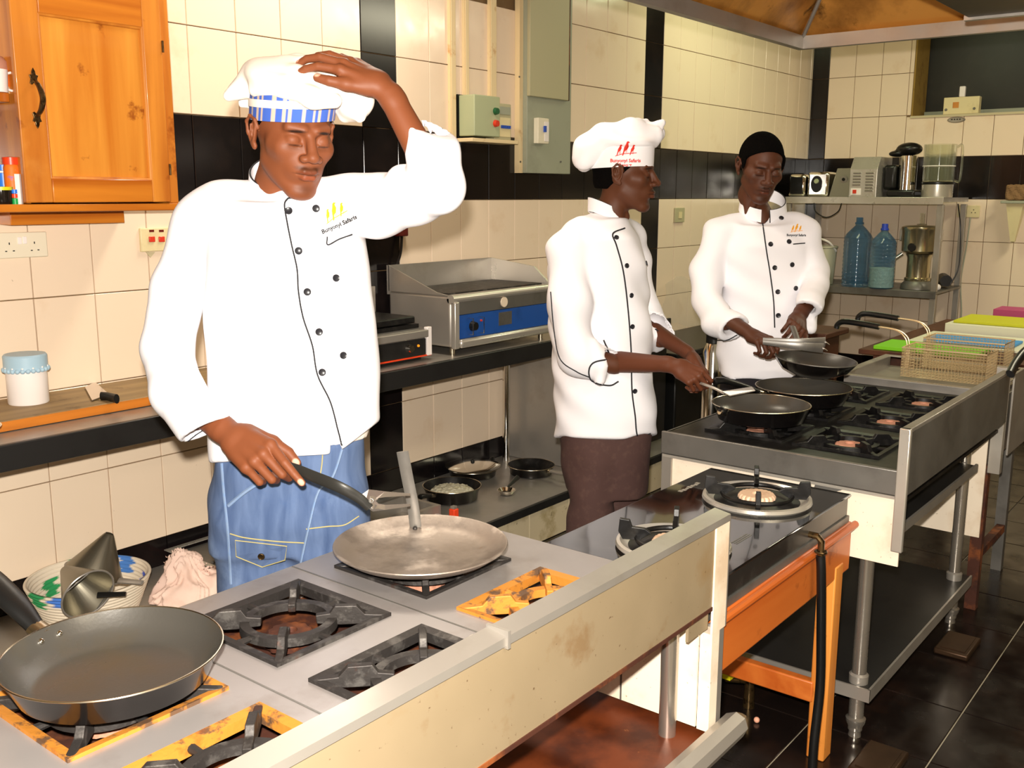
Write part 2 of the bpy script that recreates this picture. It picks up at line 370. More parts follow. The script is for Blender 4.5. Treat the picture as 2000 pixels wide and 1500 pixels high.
# ---------- signed-distance modelling for bodies and clothes ----------
class Field:
    """distance field on a grid; shapes are blended in with smooth unions, then meshed with surface nets"""
    def __init__(s, lo, hi, h):
        s.lo = np.array(lo, float); s.h = h
        s.n = np.ceil((np.array(hi)-s.lo)/h).astype(int)+1
        s.ax = [s.lo[i] + h*np.arange(s.n[i]) for i in range(3)]
        s.F = np.full(s.n, .08, np.float32)
    def _sub(s, lo, hi):
        a = [max(0, int((lo[i]-s.lo[i])/s.h)) for i in range(3)]; b = [min(s.n[i], int((hi[i]-s.lo[i])/s.h)+2) for i in range(3)]
        if any(b[i] <= a[i] for i in range(3)): return None
        sl = tuple(slice(a[i], b[i]) for i in range(3))
        X, Y, Z = np.meshgrid(s.ax[0][sl[0]], s.ax[1][sl[1]], s.ax[2][sl[2]], indexing='ij')
        return sl, np.stack([X, Y, Z], -1).astype(np.float32)
    def op(s, fn, lo, hi, k, mode='add'):
        m = .02 + k; r = s._sub(np.array(lo)-m, np.array(hi)+m)
        if r is None: return s
        sl, p = r; d = fn(p).astype(np.float32); A = s.F[sl]
        if mode == 'add':
            h = np.clip(.5+.5*(A-d)/max(k, 1e-6), 0, 1); s.F[sl] = A*(1-h)+d*h - k*h*(1-h)
        else:
            h = np.clip(.5-.5*(A+d)/max(k, 1e-6), 0, 1); s.F[sl] = A*(1-h)-d*h + k*h*(1-h)
        return s
    def ell(s, c, r, R=None, k=.01, mode='add'):
        c = np.array(c, float); r = np.array(r, float); Rm = None if R is None else np.array(R, float)
        def fn(p):
            q = p-c
            if Rm is not None: q = q @ Rm
            k0 = np.sqrt(((q/r)**2).sum(-1))+1e-9; k1 = np.sqrt(((q/(r*r))**2).sum(-1))+1e-9
            return k0*(k0-1)/k1
        m = r.max() if Rm is not None else r
        return s.op(fn, c-m, c+m, k, mode)
    def cone(s, a, b, ra, rb=None, k=.01, mode='add', flat=None):
        a = np.array(a, float); b = np.array(b, float); rb = ra if rb is None else rb; ba = b-a; L2 = ba@ba+1e-12
        fu = None
        if flat: fu = np.array(flat[0], float); fu /= np.linalg.norm(fu)
        def fn(p):
            t = np.clip(((p-a)@ba)/L2, 0, 1); q = p-a-t[..., None]*ba
            if fu is not None: q = q + (flat[1]-1)*(q@fu)[..., None]*fu
            return np.sqrt((q*q).sum(-1)) - (ra+(rb-ra)*t)
        m = max(ra, rb)
        return s.op(fn, np.minimum(a, b)-m, np.maximum(a, b)+m, k, mode)
    def chain(s, pts, rs, k=.008, **kw):
        for i in range(len(pts)-1): s.cone(pts[i], pts[i+1], rs[i], rs[i+1], k=k, **kw)
        return s
    def loft(s, secs, U, k=.01, e=2.4, mode='add'):
        """secs: (centre3, rx, ry) bottom to top in z; U horizontal right direction"""
        U = np.array(U, float); U /= np.linalg.norm(U); Wd = np.array([-U[1], U[0], 0])
        S = sorted(secs, key=lambda q: q[0][2]); zs = np.array([q[0][2] for q in S])
        cx = np.array([q[0][0] for q in S]); cy = np.array([q[0][1] for q in S]); rx = np.array([q[1] for q in S]); ry = np.array([q[2] for q in S])
        m = max(rx.max(), ry.max())
        def fn(p):
            z = p[..., 2]; zc = np.clip(z, zs[0], zs[-1])
            def it(v):
                # smooth (cosine) interpolation between sections
                i = np.clip(np.searchsorted(zs, zc)-1, 0, len(zs)-2); t = (zc-zs[i])/(zs[i+1]-zs[i]); t = t*.5+.5*t*t*(3-2*t)
                return v[i]*(1-t)+v[i+1]*t
            X = p[..., 0]-it(cx); Y = p[..., 1]-it(cy); u = X*U[0]+Y*U[1]; w_ = X*Wd[0]+Y*Wd[1]; a = it(rx); b = it(ry)
            d = ((np.abs(u/a)**e+np.abs(w_/b)**e)**(1/e)-1)*np.minimum(a, b)
            return np.maximum(d, np.maximum(z-zs[-1], zs[0]-z))
        lo = [cx.min()-m, cy.min()-m, zs[0]]; hi = [cx.max()+m, cy.max()+m, zs[-1]]
        return s.op(fn, lo, hi, k, mode)
    def box(s, c, h, R=None, r=.004, k=.006, mode='add'):
        c = np.array(c, float); h = np.array(h, float)-r; Rm = None if R is None else np.array(R, float)
        def fn(p):
            q = p-c
            if Rm is not None: q = q @ Rm
            q = np.abs(q)-h; return np.sqrt((np.maximum(q, 0)**2).sum(-1)) + np.minimum(q.max(-1), 0) - r
        m = np.linalg.norm(h)+r
        return s.op(fn, c-m, c+m, k, mode)
    def disp(s, fn):
        X, Y, Z = np.meshgrid(*s.ax, indexing='ij'); s.F += fn(X, Y, Z).astype(np.float32); return s
    def mesh(s):
        F = s.F; F[0], F[-1] = .05, .05; F[:, 0], F[:, -1] = .05, .05; F[:, :, 0], F[:, :, -1] = .05, .05
        nx, ny, nz = F.shape; I = F < 0
        cn = np.zeros((nx-1, ny-1, nz-1), np.int8)
        for dx in (0, 1):
            for dy in (0, 1):
                for dz in (0, 1): cn += I[dx:nx-1+dx, dy:ny-1+dy, dz:nz-1+dz]
        act = (cn > 0) & (cn < 8); idx = np.full(act.shape, -1, np.int64); ijk = np.argwhere(act); idx[act] = np.arange(len(ijk))
        acc = np.zeros((len(ijk), 3)); cnt = np.zeros(len(ijk))
        i, j, k = ijk.T
        cor = {(a, b, c): F[i+a, j+b, k+c] for a in (0, 1) for b in (0, 1) for c in (0, 1)}
        for ax in range(3):
            for u in (0, 1):
                for v in (0, 1):
                    A = [0, 0, 0]; o = [q for q in range(3) if q != ax]; A[o[0]] = u; A[o[1]] = v; B = list(A); B[ax] = 1
                    fa = cor[tuple(A)]; fb = cor[tuple(B)]; m = (fa < 0) != (fb < 0)
                    t = fa[m]/(fa[m]-fb[m]); P_ = np.tile(np.array(A, float), (m.sum(), 1)); P_[:, ax] = t
                    acc[m] += P_; cnt[m] += 1
        V = s.lo + s.h*(ijk + acc/cnt[:, None]); fs = []
        for ax in range(3):
            sh = [slice(1, -1)]*3; a = [slice(1, -1)]*3; b = [slice(1, -1)]*3
            a[ax] = slice(0, -1); b[ax] = slice(1, None)
            IA = I[tuple(a)]; IB = I[tuple(b)]
            m = IA != IB; q = np.argwhere(m); fl = IA[m]; q[:, [o for o in range(3) if o != ax]] += 1
            o1, o2 = [(1, 2), (2, 0), (0, 1)][ax]
            def cell(d1, d2):
                c = q.copy(); c[:, o1] -= d1; c[:, o2] -= d2; return idx[c[:, 0], c[:, 1], c[:, 2]]
            f = np.stack([cell(1, 1), cell(0, 1), cell(0, 0), cell(1, 0)], 1)
            f[~fl] = f[~fl][:, ::-1]; fs.append(f)
        return V, np.concatenate(fs)
def relax(V, Fq, it=2, lam=.5):
    e = np.concatenate([Fq[:, [0, 1]], Fq[:, [1, 2]], Fq[:, [2, 3]], Fq[:, [3, 0]]]); n = len(V)
    for _ in range(it):
        S = np.zeros_like(V); c = np.zeros(n)
        for ax in range(3):
            S[:, ax] = np.bincount(e[:, 0], V[e[:, 1], ax], n) + np.bincount(e[:, 1], V[e[:, 0], ax], n)
        c = np.bincount(e[:, 0], minlength=n)+np.bincount(e[:, 1], minlength=n)
        V = V*(1-lam) + lam*S/np.maximum(c, 1)[:, None]
    return V
def joined(parts):
    vs = []; fs = []; n = 0
    for V, Fq in parts: vs.append(V); fs.append(Fq+n); n += len(V)
    return np.concatenate(vs), np.concatenate(fs)
def N_(v): v = np.array(v, float); return v/np.linalg.norm(v)
NR = np.array(Rt); NU = np.array([0, 0, 1.]); NF = np.array(Fh); CAMn = np.array(CAM)
def lc(c): return np.array(srgb(c)[:3])
def paint(V, col, blobs):
    """blobs: (centre, radii, R, colour, softness)"""
    for c, r, R, cl, sf in blobs:
        q = V-np.array(c)
        if R is not None: q = q @ np.array(R)
        d = np.sqrt(((q/np.array(r))**2).sum(-1)); a = np.clip((1+sf-d)/(2*sf+1e-6), 0, 1)[:, None]
        col[:] = col*(1-a)+lc(cl)*a
    return col
# ---- heads ----
def head_frame(O, yaw, pitch, rollh=0):
    """yaw 0 looks at the camera, + turns to the picture's right; pitch + looks down"""
    O = np.array(O, float); c = CAMn-O; c[2] = 0; c = N_(c); rt = N_(np.cross(NU, c))*1.0
    rt = np.array([-c[1], c[0], 0]);  # to picture right when looking from the camera
    if rt @ NR < 0: rt = -rt
    y, p = math.radians(yaw), math.radians(pitch)
    fh = c*math.cos(y)+rt*math.sin(y); f = fh*math.cos(p)-NU*math.sin(p); u = fh*math.sin(p)+NU*math.cos(p)
    x = np.cross(f, u)
    r = math.radians(rollh); x, u = x*math.cos(r)+u*math.sin(r), -x*math.sin(r)+u*math.cos(r)
    return O, np.stack([x, f, u], 1)     # columns: person's right, forward, up
def head_mesh(sc, skin, neck_to, h=.0026, hairc=None, dark=1., stubble=.5, full=1.):
    f = Field((-.11, -.19, -.27), (.11, .15, .14), h)
    f.ell((0, -.018, .032), (.074, .094, .088), k=.01)
    f.ell((0, .022, -.030), (.060, .066, .080), k=.02)
    f.cone((.045, .002, -.052), (.018, .060, -.098), .018, .014, k=.022); f.cone((-.045, .002, -.052), (-.018, .060, -.098), .018, .014, k=.022)
    f.ell((0, .068, -.100), (.022, .018, .016), k=.018)
    f.cone((.044, .055, -.014), (.050, .035, -.012), .020, .018, k=.02); f.cone((-.044, .055, -.014), (-.050, .035, -.012), .020, .018, k=.02)
    f.cone((.014, .080, .026), (.040, .066, .028), .009, .009, k=.014); f.cone((-.014, .080, .026), (-.040, .066, .028), .009, .009, k=.014)
    for s in (1, -1):
        f.ell((s*.031, .091, .006), (.019, .016, .0125), k=.012, mode='sub')
        f.ell((s*.031, .0665, .004), (.0165, .0165, .0145), k=.003)      # closed or lowered lid over the eyeball
        f.cone((s*.018, .0815, -.0035), (s*.044, .0755, -.0035), .0022, .0018, k=.003)   # lid edge
    f.ell((0, .068, -.052), (.034, .026, .028), k=.015)
    f.cone((0, .083, .014), (0, .103, -.020), .0085, .0115, k=.008); f.ell((0, .106, -.023), (.0125, .0115, .010), k=.006)
    for s in (1, -1):
        f.ell((s*.0150, .096, -.027), (.0095, .011, .0080), k=.005); f.ell((s*.0075, .101, -.034), (.004, .006, .0035), k=.002, mode='sub')
    # lips
    f.chain([(-.023, .082, -.056), (-.010, .0935, -.0525), (0, .0945, -.054), (.010, .0935, -.0525), (.023, .082, -.056)], [.004, .0062, .0058, .0062, .004], k=.004)
    f.chain([(-.020, .081, -.060), (-.008, .0915, -.0645), (.008, .0915, -.0645), (.020, .081, -.060)], [.0035, .0075, .0075, .0035], k=.004)
    f.chain([(-.024, .085, -.0585), (-.008, .1005, -.0585), (.008, .1005, -.0585), (.024, .085, -.0585)], [.0012]*4, k=.003, mode='sub')
    f.ell((0, .089, -.077), (.016, .006, .0045), k=.008, mode='sub')
    for s in (1, -1):       # ears
        R = Matrix.Rotation(math.radians(-18*s), 3, 'Z') @ Matrix.Rotation(math.radians(-10), 3, 'X')
        f.ell((s*.079, -.012, -.002), (.007, .019, .031), R, k=.004); f.ell((s*.0875, -.008, .001), (.007, .0115, .020), R, k=.003, mode='sub')
        f.chain([(s*.078, .006, .010), (s*.085, .002, .025), (s*.089, -.015, .030), (s*.090, -.028, .016), (s*.086, -.026, -.006), (s*.080, -.012, -.026)], [.0035]*6, k=.003)
        f.ell((s*.0785, -.004, -.028), (.005, .008, .008), k=.003); f.cone((s*.086, -.015, .012), (s*.084, -.012, -.010), .0028, k=.003)
    f.chain([(0, -.025, -.055), (0, -.040, -.12), neck_to], [.052*full, .050*full, .060*full], k=.02)
    f.cone((.03, -.02, -.085), (.014, .01, -.19), .012, .010, k=.016); f.cone((-.03, -.02, -.085), (-.014, .01, -.19), .012, .010, k=.016)
    f.ell((0, .012, -.135), (.010, .012, .014), k=.014)
    V, Q = f.mesh(); V = relax(V, Q, 1, .3)
    col = np.tile(lc(skin), (len(V), 1))
    hc = hairc or '120b09'
    lipc = lc(skin)*np.array([.95, .78, .8]); 
    def c2h(c): return ''.join('%02x' % int(round(255*min(1, max(0, (x*12.92 if x <= .0031308 else 1.055*x**(1/2.4)-.055))))) for x in c)
    B = [((0, .09, -.054), (.022, .02, .0055), None, c2h(lipc*.8), .25), ((0, .09, -.065), (.019, .02, .007), None, c2h(lipc*1.15), .25)]
    for s in (1, -1):
        R = Matrix.Rotation(math.radians(7*s), 3, 'Y')
        B.append(((s*.031, .082, .0225), (.0180, .02, .0032), R, '20130e', .4))
        B.append(((s*.031, .082, -.0045), (.0165, .014, .0014), None, hc, .5))
        B.append(((s*.031, .078, -.010), (.016, .012, .004), None, c2h(lc(skin)*.72), .9))
        B.append(((s*.012, .092, -.0465), (.013, .018, .0042), None, c2h(lc(skin)*.35), .9*stubble+.2))
        B.append(((s*.008, .100, -.034), (.0035, .005, .003), None, hc, .5))
    B.append(((0, .088, -.0585), (.0245, .02, .0014), None, c2h(lc(skin)*.25), .5))
    B.append(((0, .075, -.092), (.014, .02, .010), None, c2h(lc(skin)*.45), 1.0))
    col = paint(V, col, B)
    return V, Q, col
def hair_mesh(grow=.006, h=.003, line=.045, back=-.06, burns=False):
    f = Field((-.10, -.14, -.10), (.10, .12, .15), h)
    f.ell((0, -.018, .032), (.074+grow, .094+grow, .088+grow), k=.001)
    f.ell((0, -.040, -.020), (.068+grow*.6, .066+grow*.6, .06), k=.01)
    # cut the face away: plane through hairline
    n = N_((0, .86, -.5))
    def cut(p): return -( (p - np.array([0, .066, line])) @ n)
    def cutlow(p): return (p[..., 2]-(back + .32*np.maximum(p[..., 1]+.05, 0)*3))
    f.op(lambda p: -(-cut(p)), (-.1, -.14, -.1), (.1, .12, .15), .006, 'sub')
    f.op(cutlow, (-.1, -.14, -.1), (.1, .12, .15), .004, 'sub')
    if burns:
        for s in (1, -1): f.ell((s*(.0725+grow*.3), .016, .024), (.006, .013, .028), k=.010)
    f.disp(lambda X, Y, Z: .0009*np.sin(420*X+60*np.sin(90*Y))*np.sin(400*Y)*np.sin(410*Z))
    V, Q = f.mesh(); return relax(V, Q, 1, .2), Q
# ---- hands ----
def hand_shape(f, wrist, X, Nn, side, s=1., curl=None, spread=None, thumb=None, lift=0., blobs=None, skin='8A4A24', nail='D8A088'):
    """X: direction wrist->knuckles, Nn: back-of-hand normal, side: +1/-1 picks the thumb side; curl: 4x3 degrees"""
    X = N_(X); Nn = N_(np.array(Nn)-X*np.dot(Nn, X)); Tn = np.cross(Nn, X)*side
    W = np.array(wrist, float)
    curl = curl or [(20, 30, 20)]*4; spread = spread or (8, 2, -4, -10)
    kn = [(.086, .029), (.090, .009), (.085, -.010), (.076, -.027)]; ln = [(.042, .026, .020), (.047, .029, .021), (.043, .027, .021), (.034, .020, .018)]
    rr = [(.0092, .0082, .0074, .0066), (.0094, .0083, .0075, .0067), (.0090, .0080, .0072, .0064), (.0080, .0070, .0063, .0056)]
    KN = []
    for i in range(4):
        K = W + s*(X*kn[i][0] + Tn*kn[i][1] + Nn*(.002 if i in (1, 2) else -.002)); KN.append(K); a = 0; sp = math.radians(spread[i])
        d0 = N_(X*math.cos(sp)+Tn*math.sin(sp)); P_ = [K]; p = K; 
        for j in range(3):
            a += math.radians(curl[i][j]); d = d0*math.cos(a) - Nn*math.sin(a); p = p + d*ln[i][j]*s; P_.append(p)
        f.chain(P_, [r*s for r in rr[i]], k=.0012)
        nd = d0*math.sin(a) + Nn*math.cos(a)
        if blobs is not None:
            tp = P_[-1]+nd*rr[i][3]*s*.8 - d*.002; Rn = np.stack([N_(np.cross(d, nd)), d, nd], 1)
            blobs.append((tp, (.0052*s, .0066*s, .0048*s), Rn, nail, .15))
            for j in (1, 2): blobs.append((P_[j]+nd*rr[i][j]*s, (.007, .006, .005), None, skin, .8))
    th = thumb or (.55, .75, -.35, 10, 20)
    B0 = W + s*(X*.022+Tn*.022-Nn*.010); d = N_(X*th[0]+Tn*th[1]+Nn*th[2]); B1 = B0+d*.044*s
    ax = N_(np.cross(d, X*.8-Tn*.6-Nn*.3)); 
    def rotv(v, a): a = math.radians(a); return v*math.cos(a)+np.cross(ax, v)*math.sin(a)+ax*np.dot(ax, v)*(1-math.cos(a))
    d1 = rotv(d, th[3]); B2 = B1+d1*.033*s; d2 = rotv(d1, th[4]); B3 = B2+d2*.024*s
    f.chain([B1, B2, B3], [.0115*s, .0100*s, .0078*s], k=.0015)
    f.cone(B0, B1, .017*s, .012*s, k=.010)
    if blobs is not None:
        nd = N_(Nn - d2*np.dot(Nn, d2)); blobs.append((B3+nd*.0062*s, (.0062*s, .0075*s, .005*s), np.stack([N_(np.cross(d2, nd)), d2, nd], 1), nail, .15))
    for i in range(4):
        f.cone(W + s*(X*.012+Tn*kn[i][1]*.55-Nn*.002), KN[i]-X*.004*s, .0150*s, .0108*s, k=.009)
    f.cone(W+s*(X*.03-Tn*.022-Nn*.010), W+s*(X*.06-Tn*.022-Nn*.008), .012*s, .010*s, k=.010)
    f.cone(W+s*(X*.028+Tn*.012-Nn*.012), W+s*(X*.065-Nn*.008), .012*s, .010*s, k=.010)
    return KN, (B1, B2, B3)
def arm_part(elbow, wrist, hand, h=.0022, skin='8A4A24', nail='D8A088', er=.043, cut=.62, wf=None, s=1.):
    """forearm (from `cut` of its length) and hand as one surface"""
    E_ = np.array(elbow, float); W = np.array(wrist, float); st = E_+(W-E_)*cut
    kx = dict(hand); X = N_(kx['X']); lo = np.minimum(st, W)-.08; hi = np.maximum(st, W)+.08
    tip = W+X*.2*s; lo = np.minimum(lo, tip-.07); hi = np.maximum(hi, tip+.07); lo = np.minimum(lo, W-.11); hi = np.maximum(hi, W+.11)
    f = Field(lo, hi, h); blobs = []
    KN, TH = hand_shape(f, W, X, kx['N'], kx['side'], s, kx.get('curl'), kx.get('spread'), kx.get('thumb'), blobs=blobs, skin=skin, nail=nail)
    d = N_(W-E_); L = np.linalg.norm(W-E_); rs = er-(er-.027)*cut
    f.cone(st, W-d*.02, rs, .026, k=.012, flat=(kx['N'], 1.22)); f.cone(W-d*.03, W+X*.02, .0245, .022, k=.014, flat=(kx['N'], 1.3))
    V, Q = f.mesh(); V = relax(V, Q, 1, .25); col = np.tile(lc(skin), (len(V), 1))
    paint(V, col, blobs); return V, Q, col
# ---- draping small things onto a surface ----
def bvh_of(V, Q): return BVHTree.FromPolygons(V.tolist(), Q.tolist())
def drape(bvh, pts, off=.001, back=.35, d=None, keep=False):
    """move points along the given direction (default: away from the photographer's side) onto the surface"""
    out = []
    for p in pts:
        p = Vector(p); dr = Vector(d) if d is not None else (p-CAM).normalized()
        h_, n, i, ds = bvh.ray_cast(p-dr*back, dr, back*2.2)
        if h_ is None:
            if keep: out.append((p, -dr))
            continue
        out.append((h_+n*off, n))
    return out
def piping(name, bvh, pts, r, parent, m='piping', n=8, off=.0012, **k):
    q = drape(bvh, bez(pts, n), off, **k)
    if len(q) < 2: return
    mb = MB().tube([p for p, _ in q], r, 6); return obj(name, mb, m, parent)
def buttons(bvh, pts, r, parent, m='button', **k):
    for p, n in drape(bvh, pts, .0005, **k):
        z = Vector(n).normalized(); x = z.orthogonal().normalized(); R = Matrix((x, z.cross(x), z)).transposed()
        mb = MB().lathe([(0, 0), (r, 0), (r, .0022), (r*.86, .0034), (r*.7, .0026), (0, .0026)], p, 20, R)
        obj('button', mb, m, parent)
def decal(name, bvh, verts2, faces, O, U, Vd, m, parent, off=.0012, d=None, back=.2):
    """flat print laid on cloth: (u,v) positions along U and Vd from O, dropped on the surface"""
    O = Vector(O); U = Vector(U); Vd = Vector(Vd); pts = [O+U*u+Vd*v for u, v in verts2]
    q = drape(bvh, pts, off, back, d, keep=True); return mesh_obj(name, [tuple(p) for p, _ in q], faces, m, parent, smooth=False)
def text_mesh(s, size, bold=False):
    cu = bpy.data.curves.new('t', 'FONT'); cu.body = s; cu.size = size; cu.align_x = 'CENTER'; cu.resolution_u = 2; cu.offset = .035*size if bold else .008*size
    o = bpy.data.objects.new('t', cu); me = bpy.data.meshes.new_from_object(o); v = [(q.co.x, q.co.y) for q in me.vertices]
    f = [tuple(p.vertices) for p in me.polygons]; bpy.data.objects.remove(o); bpy.data.curves.remove(cu); bpy.data.meshes.remove(me); return v, f
def birds(s):
    """three perched birds on a twig, flat outlines, width about 1"""
    vs = []; fs = []
    for (x, y, k) in ((-.32, .06, .9), (0, .12, 1.15), (.33, .06, .85)):
        o = [(-.16, -.30), (-.10, -.28), (-.04, -.10), (.06, -.04), (.12, .10), (.10, .24), (.17, .27), (.09, .32), (.03, .30), (-.01, .20), (-.08, .06), (-.11, -.10)]
        n = len(vs); vs += [((x+a*k)*s, (y+.14+b*k)*s) for a, b in o]; fs.append(tuple(range(n, n+len(o))))
        for lx in (.0, .05):
            n = len(vs); vs += [((x+lx-.008)*s, (y-.06)*s), ((x+lx+.012)*s, (y-.06)*s), ((x+lx+.012)*s, (y+.10)*s), ((x+lx-.008)*s, (y+.10)*s)]; fs.append((n, n+1, n+2, n+3))
    pr_ = [(-.52, -.10), (-.2, .0), (.15, .03), (.55, .06)]
    for i in range(3):
        a, b = pr_[i], pr_[i+1]; n = len(vs); vs += [(a[0]*s, (a[1]-.015)*s), (b[0]*s, (b[1]-.015)*s), (b[0]*s, (b[1]+.02)*s), (a[0]*s, (a[1]+.02)*s)]; fs.append((n, n+1, n+2, n+3))
    return vs, fs
def emblem(bvh, O, U, Vd, s, mcol, tcol, parent, lines, tsize, **k):
    v, f = birds(s); decal('emblem', bvh, v, f, O, U, Vd, mcol, parent, **k)
    y = -.22*s
    for L in lines:
        v, f = text_mesh(L, tsize, True); y -= tsize*.75
        decal('lettering', bvh, [(a, b+y) for a, b in v], f, O, U, Vd, tcol, parent, **k); y -= tsize*.2
def sub_obj(name, V, Q, m, parent, col=None, ang=0, **k): return mesh_obj(name, V, Q, m, parent, True, ang, col=col, **k)
def pplane(A, B, inside):
    """plane through two points and the eye height line of sight; normal points away from `inside`"""
    A, B, I = [np.array(q, float) for q in (A, B, inside)]; n = N_(np.cross(A-CAMn, B-CAMn))
    if (I-A) @ n > 0: n = -n
    return A, n
def carve(f, planes, lo, hi, k=.004):
    def fn(p): return np.max([(p-a) @ n for a, n in planes], 0)
    f.op(fn, lo, hi, k, 'sub')
def folds(f, amp, dirs, box=None):
    def fn(X, Y, Z):
        s = 0
        for (dx, dy, dz, ph_, a) in dirs:
            s = s + a*np.sin(dx*X+dy*Y+dz*Z+ph_+1.3*np.sin(9*Z+5*X)+.8*np.sin(13*Y-7*Z))
        return amp*s
    return f.disp(fn)
def person(label, loc): return thing('person', label, 'person', loc)
def collar(parent, Cb, U, rx, ry, z0, z1, a0, a1, tiltf=0, rake=0., n=40, topr=1.0):
    """standing collar round the neck: open between angles a1 and a0 (0 = person's front)"""
    U = N_(U); Fr = np.array([U[1], -U[0], 0]); Cb = np.array(Cb, float); vs = []; fs = []
    for i in range(n+1):
        a = math.radians(a0+(a1-a0)*i/n); dr = Fr*math.cos(a)+U*math.sin(a)
        for (z, k) in ((z0, 1.06), (z1, topr)):
            sl = (-tiltf*(math.cos(a)+1)*.5 if z == z1 else -tiltf*1.0*(math.cos(a)+1)*.5)
            for t in (0, -.0045):
                p = Cb + Fr*math.cos(a)*(ry*k+t) + U*math.sin(a)*(rx*k+t) + NU*(z+sl) + Fr*rake*(z-z0); vs.append(p)
    for i in range(n):
        b = i*4; c = b+4
        fs += [(b, c, c+2, b+2), (b+1, b+3, c+3, c+1), (b+2, c+2, c+3, b+3), (b, b+1, c+1, c)]
    fs += [(0, 2, 3, 1), (4*n, 4*n+1, 4*n+3, 4*n+2)]
    o = mesh_obj('collar', vs, fs, 'white_cloth', parent, ang=50)
    top = [tuple(vs[4*i+2]*.5+vs[4*i+3]*.5) for i in range(n+1)]; top = [tuple(vs[0])] + top
    obj('collar_piping', MB().tube(top, .0021, 6), 'piping', o)
    return o
def shoes(parent, pts, fwd):
    for p in pts:
        f = Field(np.array(p)-(.22, .22, .02), np.array(p)+(.22, .22, .14), .005); p = np.array(p, float); F_ = N_(fwd)
        f.cone(p+NU*.04-F_*.06, p+NU*.035+F_*.12, .042, .036, k=.02); f.cone(p+NU*.06-F_*.05, p+NU*.10-F_*.05, .042, .045, k=.02)
        f.op(lambda q: q[..., 2]-.004, p-.3, p+.3, .003, 'sub')
        V, Q = f.mesh(); sub_obj('shoe', relax(V, Q, 1), Q, 'shoe', parent)
def pl3(A, B, Cc, inside):
    A, B, Cc, I = [np.array(q, float) for q in (A, B, Cc, inside)]; n = N_(np.cross(B-A, Cc-A))
    if (I-A) @ n > 0: n = -n
    return A, n

def cuffcut(f, A, B, t, r, r2=None, tilt=None):
    """square off a sleeve at fraction t of the way A->B and hollow its end"""
    A = np.array(A, float); B = np.array(B, float); d = N_(B-A); p = A+(B-A)*t
    n = -d if tilt is None else -N_(d+np.array(tilt, float))
    f.op(lambda q: np.maximum((q-p) @ n, np.linalg.norm(q-p, axis=-1)-.16), p-.16, p+.16, .002, 'sub')
    f.cone(p-d*.07, p+d*.05, r, r2 or r*1.12, k=.003, mode='sub')

# ================= chef with the blue striped hat band =================
RV = N_(NR*math.cos(math.radians(12)) + NF*math.sin(math.radians(12)))
c1 = person('person in a bright white double-breasted jacket, jeans and blue-banded floppy hat', (1.36, 1.71, 0))
SK1 = '774227'
O1, H1 = head_frame((1.3624,1.6464,1.646), 23, 15, 2)
nk = H1.T @ (np.array((1.3844,1.7277,1.521))-O1)
V, Q, c = head_mesh(1, SK1, tuple(nk))
hv = O1 + V @ H1.T
parts = [(hv, Q)]; colr = [c]
# raised left arm (picture right) with the hand laid on top of the hat
v_, q_, c_ = arm_part((1.4595,1.3228,1.5296), (1.42,1.437,1.7366), dict(X=np.array((1.3758,1.5063,1.7794))-np.array((1.42,1.437,1.7366)), N=np.array([0, 0, 1.])-.55*NF+.25*NR, side=1,
     curl=[(16, 20, 16), (12, 22, 18), (10, 24, 18), (10, 26, 18)], spread=(10, 2, -4, -10), thumb=(.80, .45, -.10, 10, 14)), skin=SK1, cut=.40, er=.034)
parts.append((v_, q_)); colr.append(c_)
# lowered right arm (picture left) with the hand closed over the fork handle
WR = (1.1605,1.629,1.056)
v_, q_, c_ = arm_part((1.1536,1.9078,1.1581), WR, dict(X=np.array((1.1601,1.4915,1.0087))-np.array(WR), N=-NF*.95+.30*NU+.18*NR, side=1,
     curl=[(14, 14, 10), (46, 58, 40), (52, 64, 40), (54, 66, 40)], spread=(-14, -14, -15, -18), thumb=(.80, .30, -.62, 12, 18)), skin=SK1, cut=.60, er=.030, s=1.12)
parts.append((v_, q_)); colr.append(c_)
# plain trunk, arms and legs under the clothes
f = Field((1.4119,1.7371,1.5046), (1.4119,1.7371,1.5046), .01)
f = Field((.85, 1.2, .0), (1.95, 2.1, 1.6), .012)
f.loft([((1.375,1.7087,0.944), .13, .075), ((1.3794,1.7088,1.1745), .125, .07), ((1.3827,1.7078,1.3969), .14, .075), ((1.3868,1.7113,1.4781), .10, .06)], RV, k=.01)
f.cone((1.386,1.7106,1.4727), (1.3902,1.7253,1.5371), .055, .05, k=.02)
f.chain([(1.297,1.8364,1.4612), (1.2416,1.8988,1.3296), (1.1902,1.894,1.2105)], [.035, .032, .026], k=.02); f.chain([(1.1883,1.8925,1.1975), (1.1504,1.801,1.1187), (1.147,1.7278,1.0808)], [.026, .032, .030], k=.02)
f.chain([(1.4715,1.5763,1.495), (1.4721,1.4048,1.5274), (1.4554,1.3323,1.5433), (1.4617,1.352,1.606)], [.04, .036, .034, .032], k=.02)
for px in (500, 645):
    p0 = np.array((1.3762,1.7123,0.9076)) + NR*(px-572)/1938*2.2; f.chain([p0, p0*(1, 1, 0)+(0, 0, .48), p0*(1, 1, 0)+(0, 0, .08)], [.07, .05, .035], k=.02)
V, Q = f.mesh(); parts.append((relax(V, Q, 2), Q)); colr.append(np.tile(lc(SK1), (len(V), 1)))
V, Q = joined(parts)
sub_obj('body', V, Q, 'skin', c1, col=np.concatenate(colr))
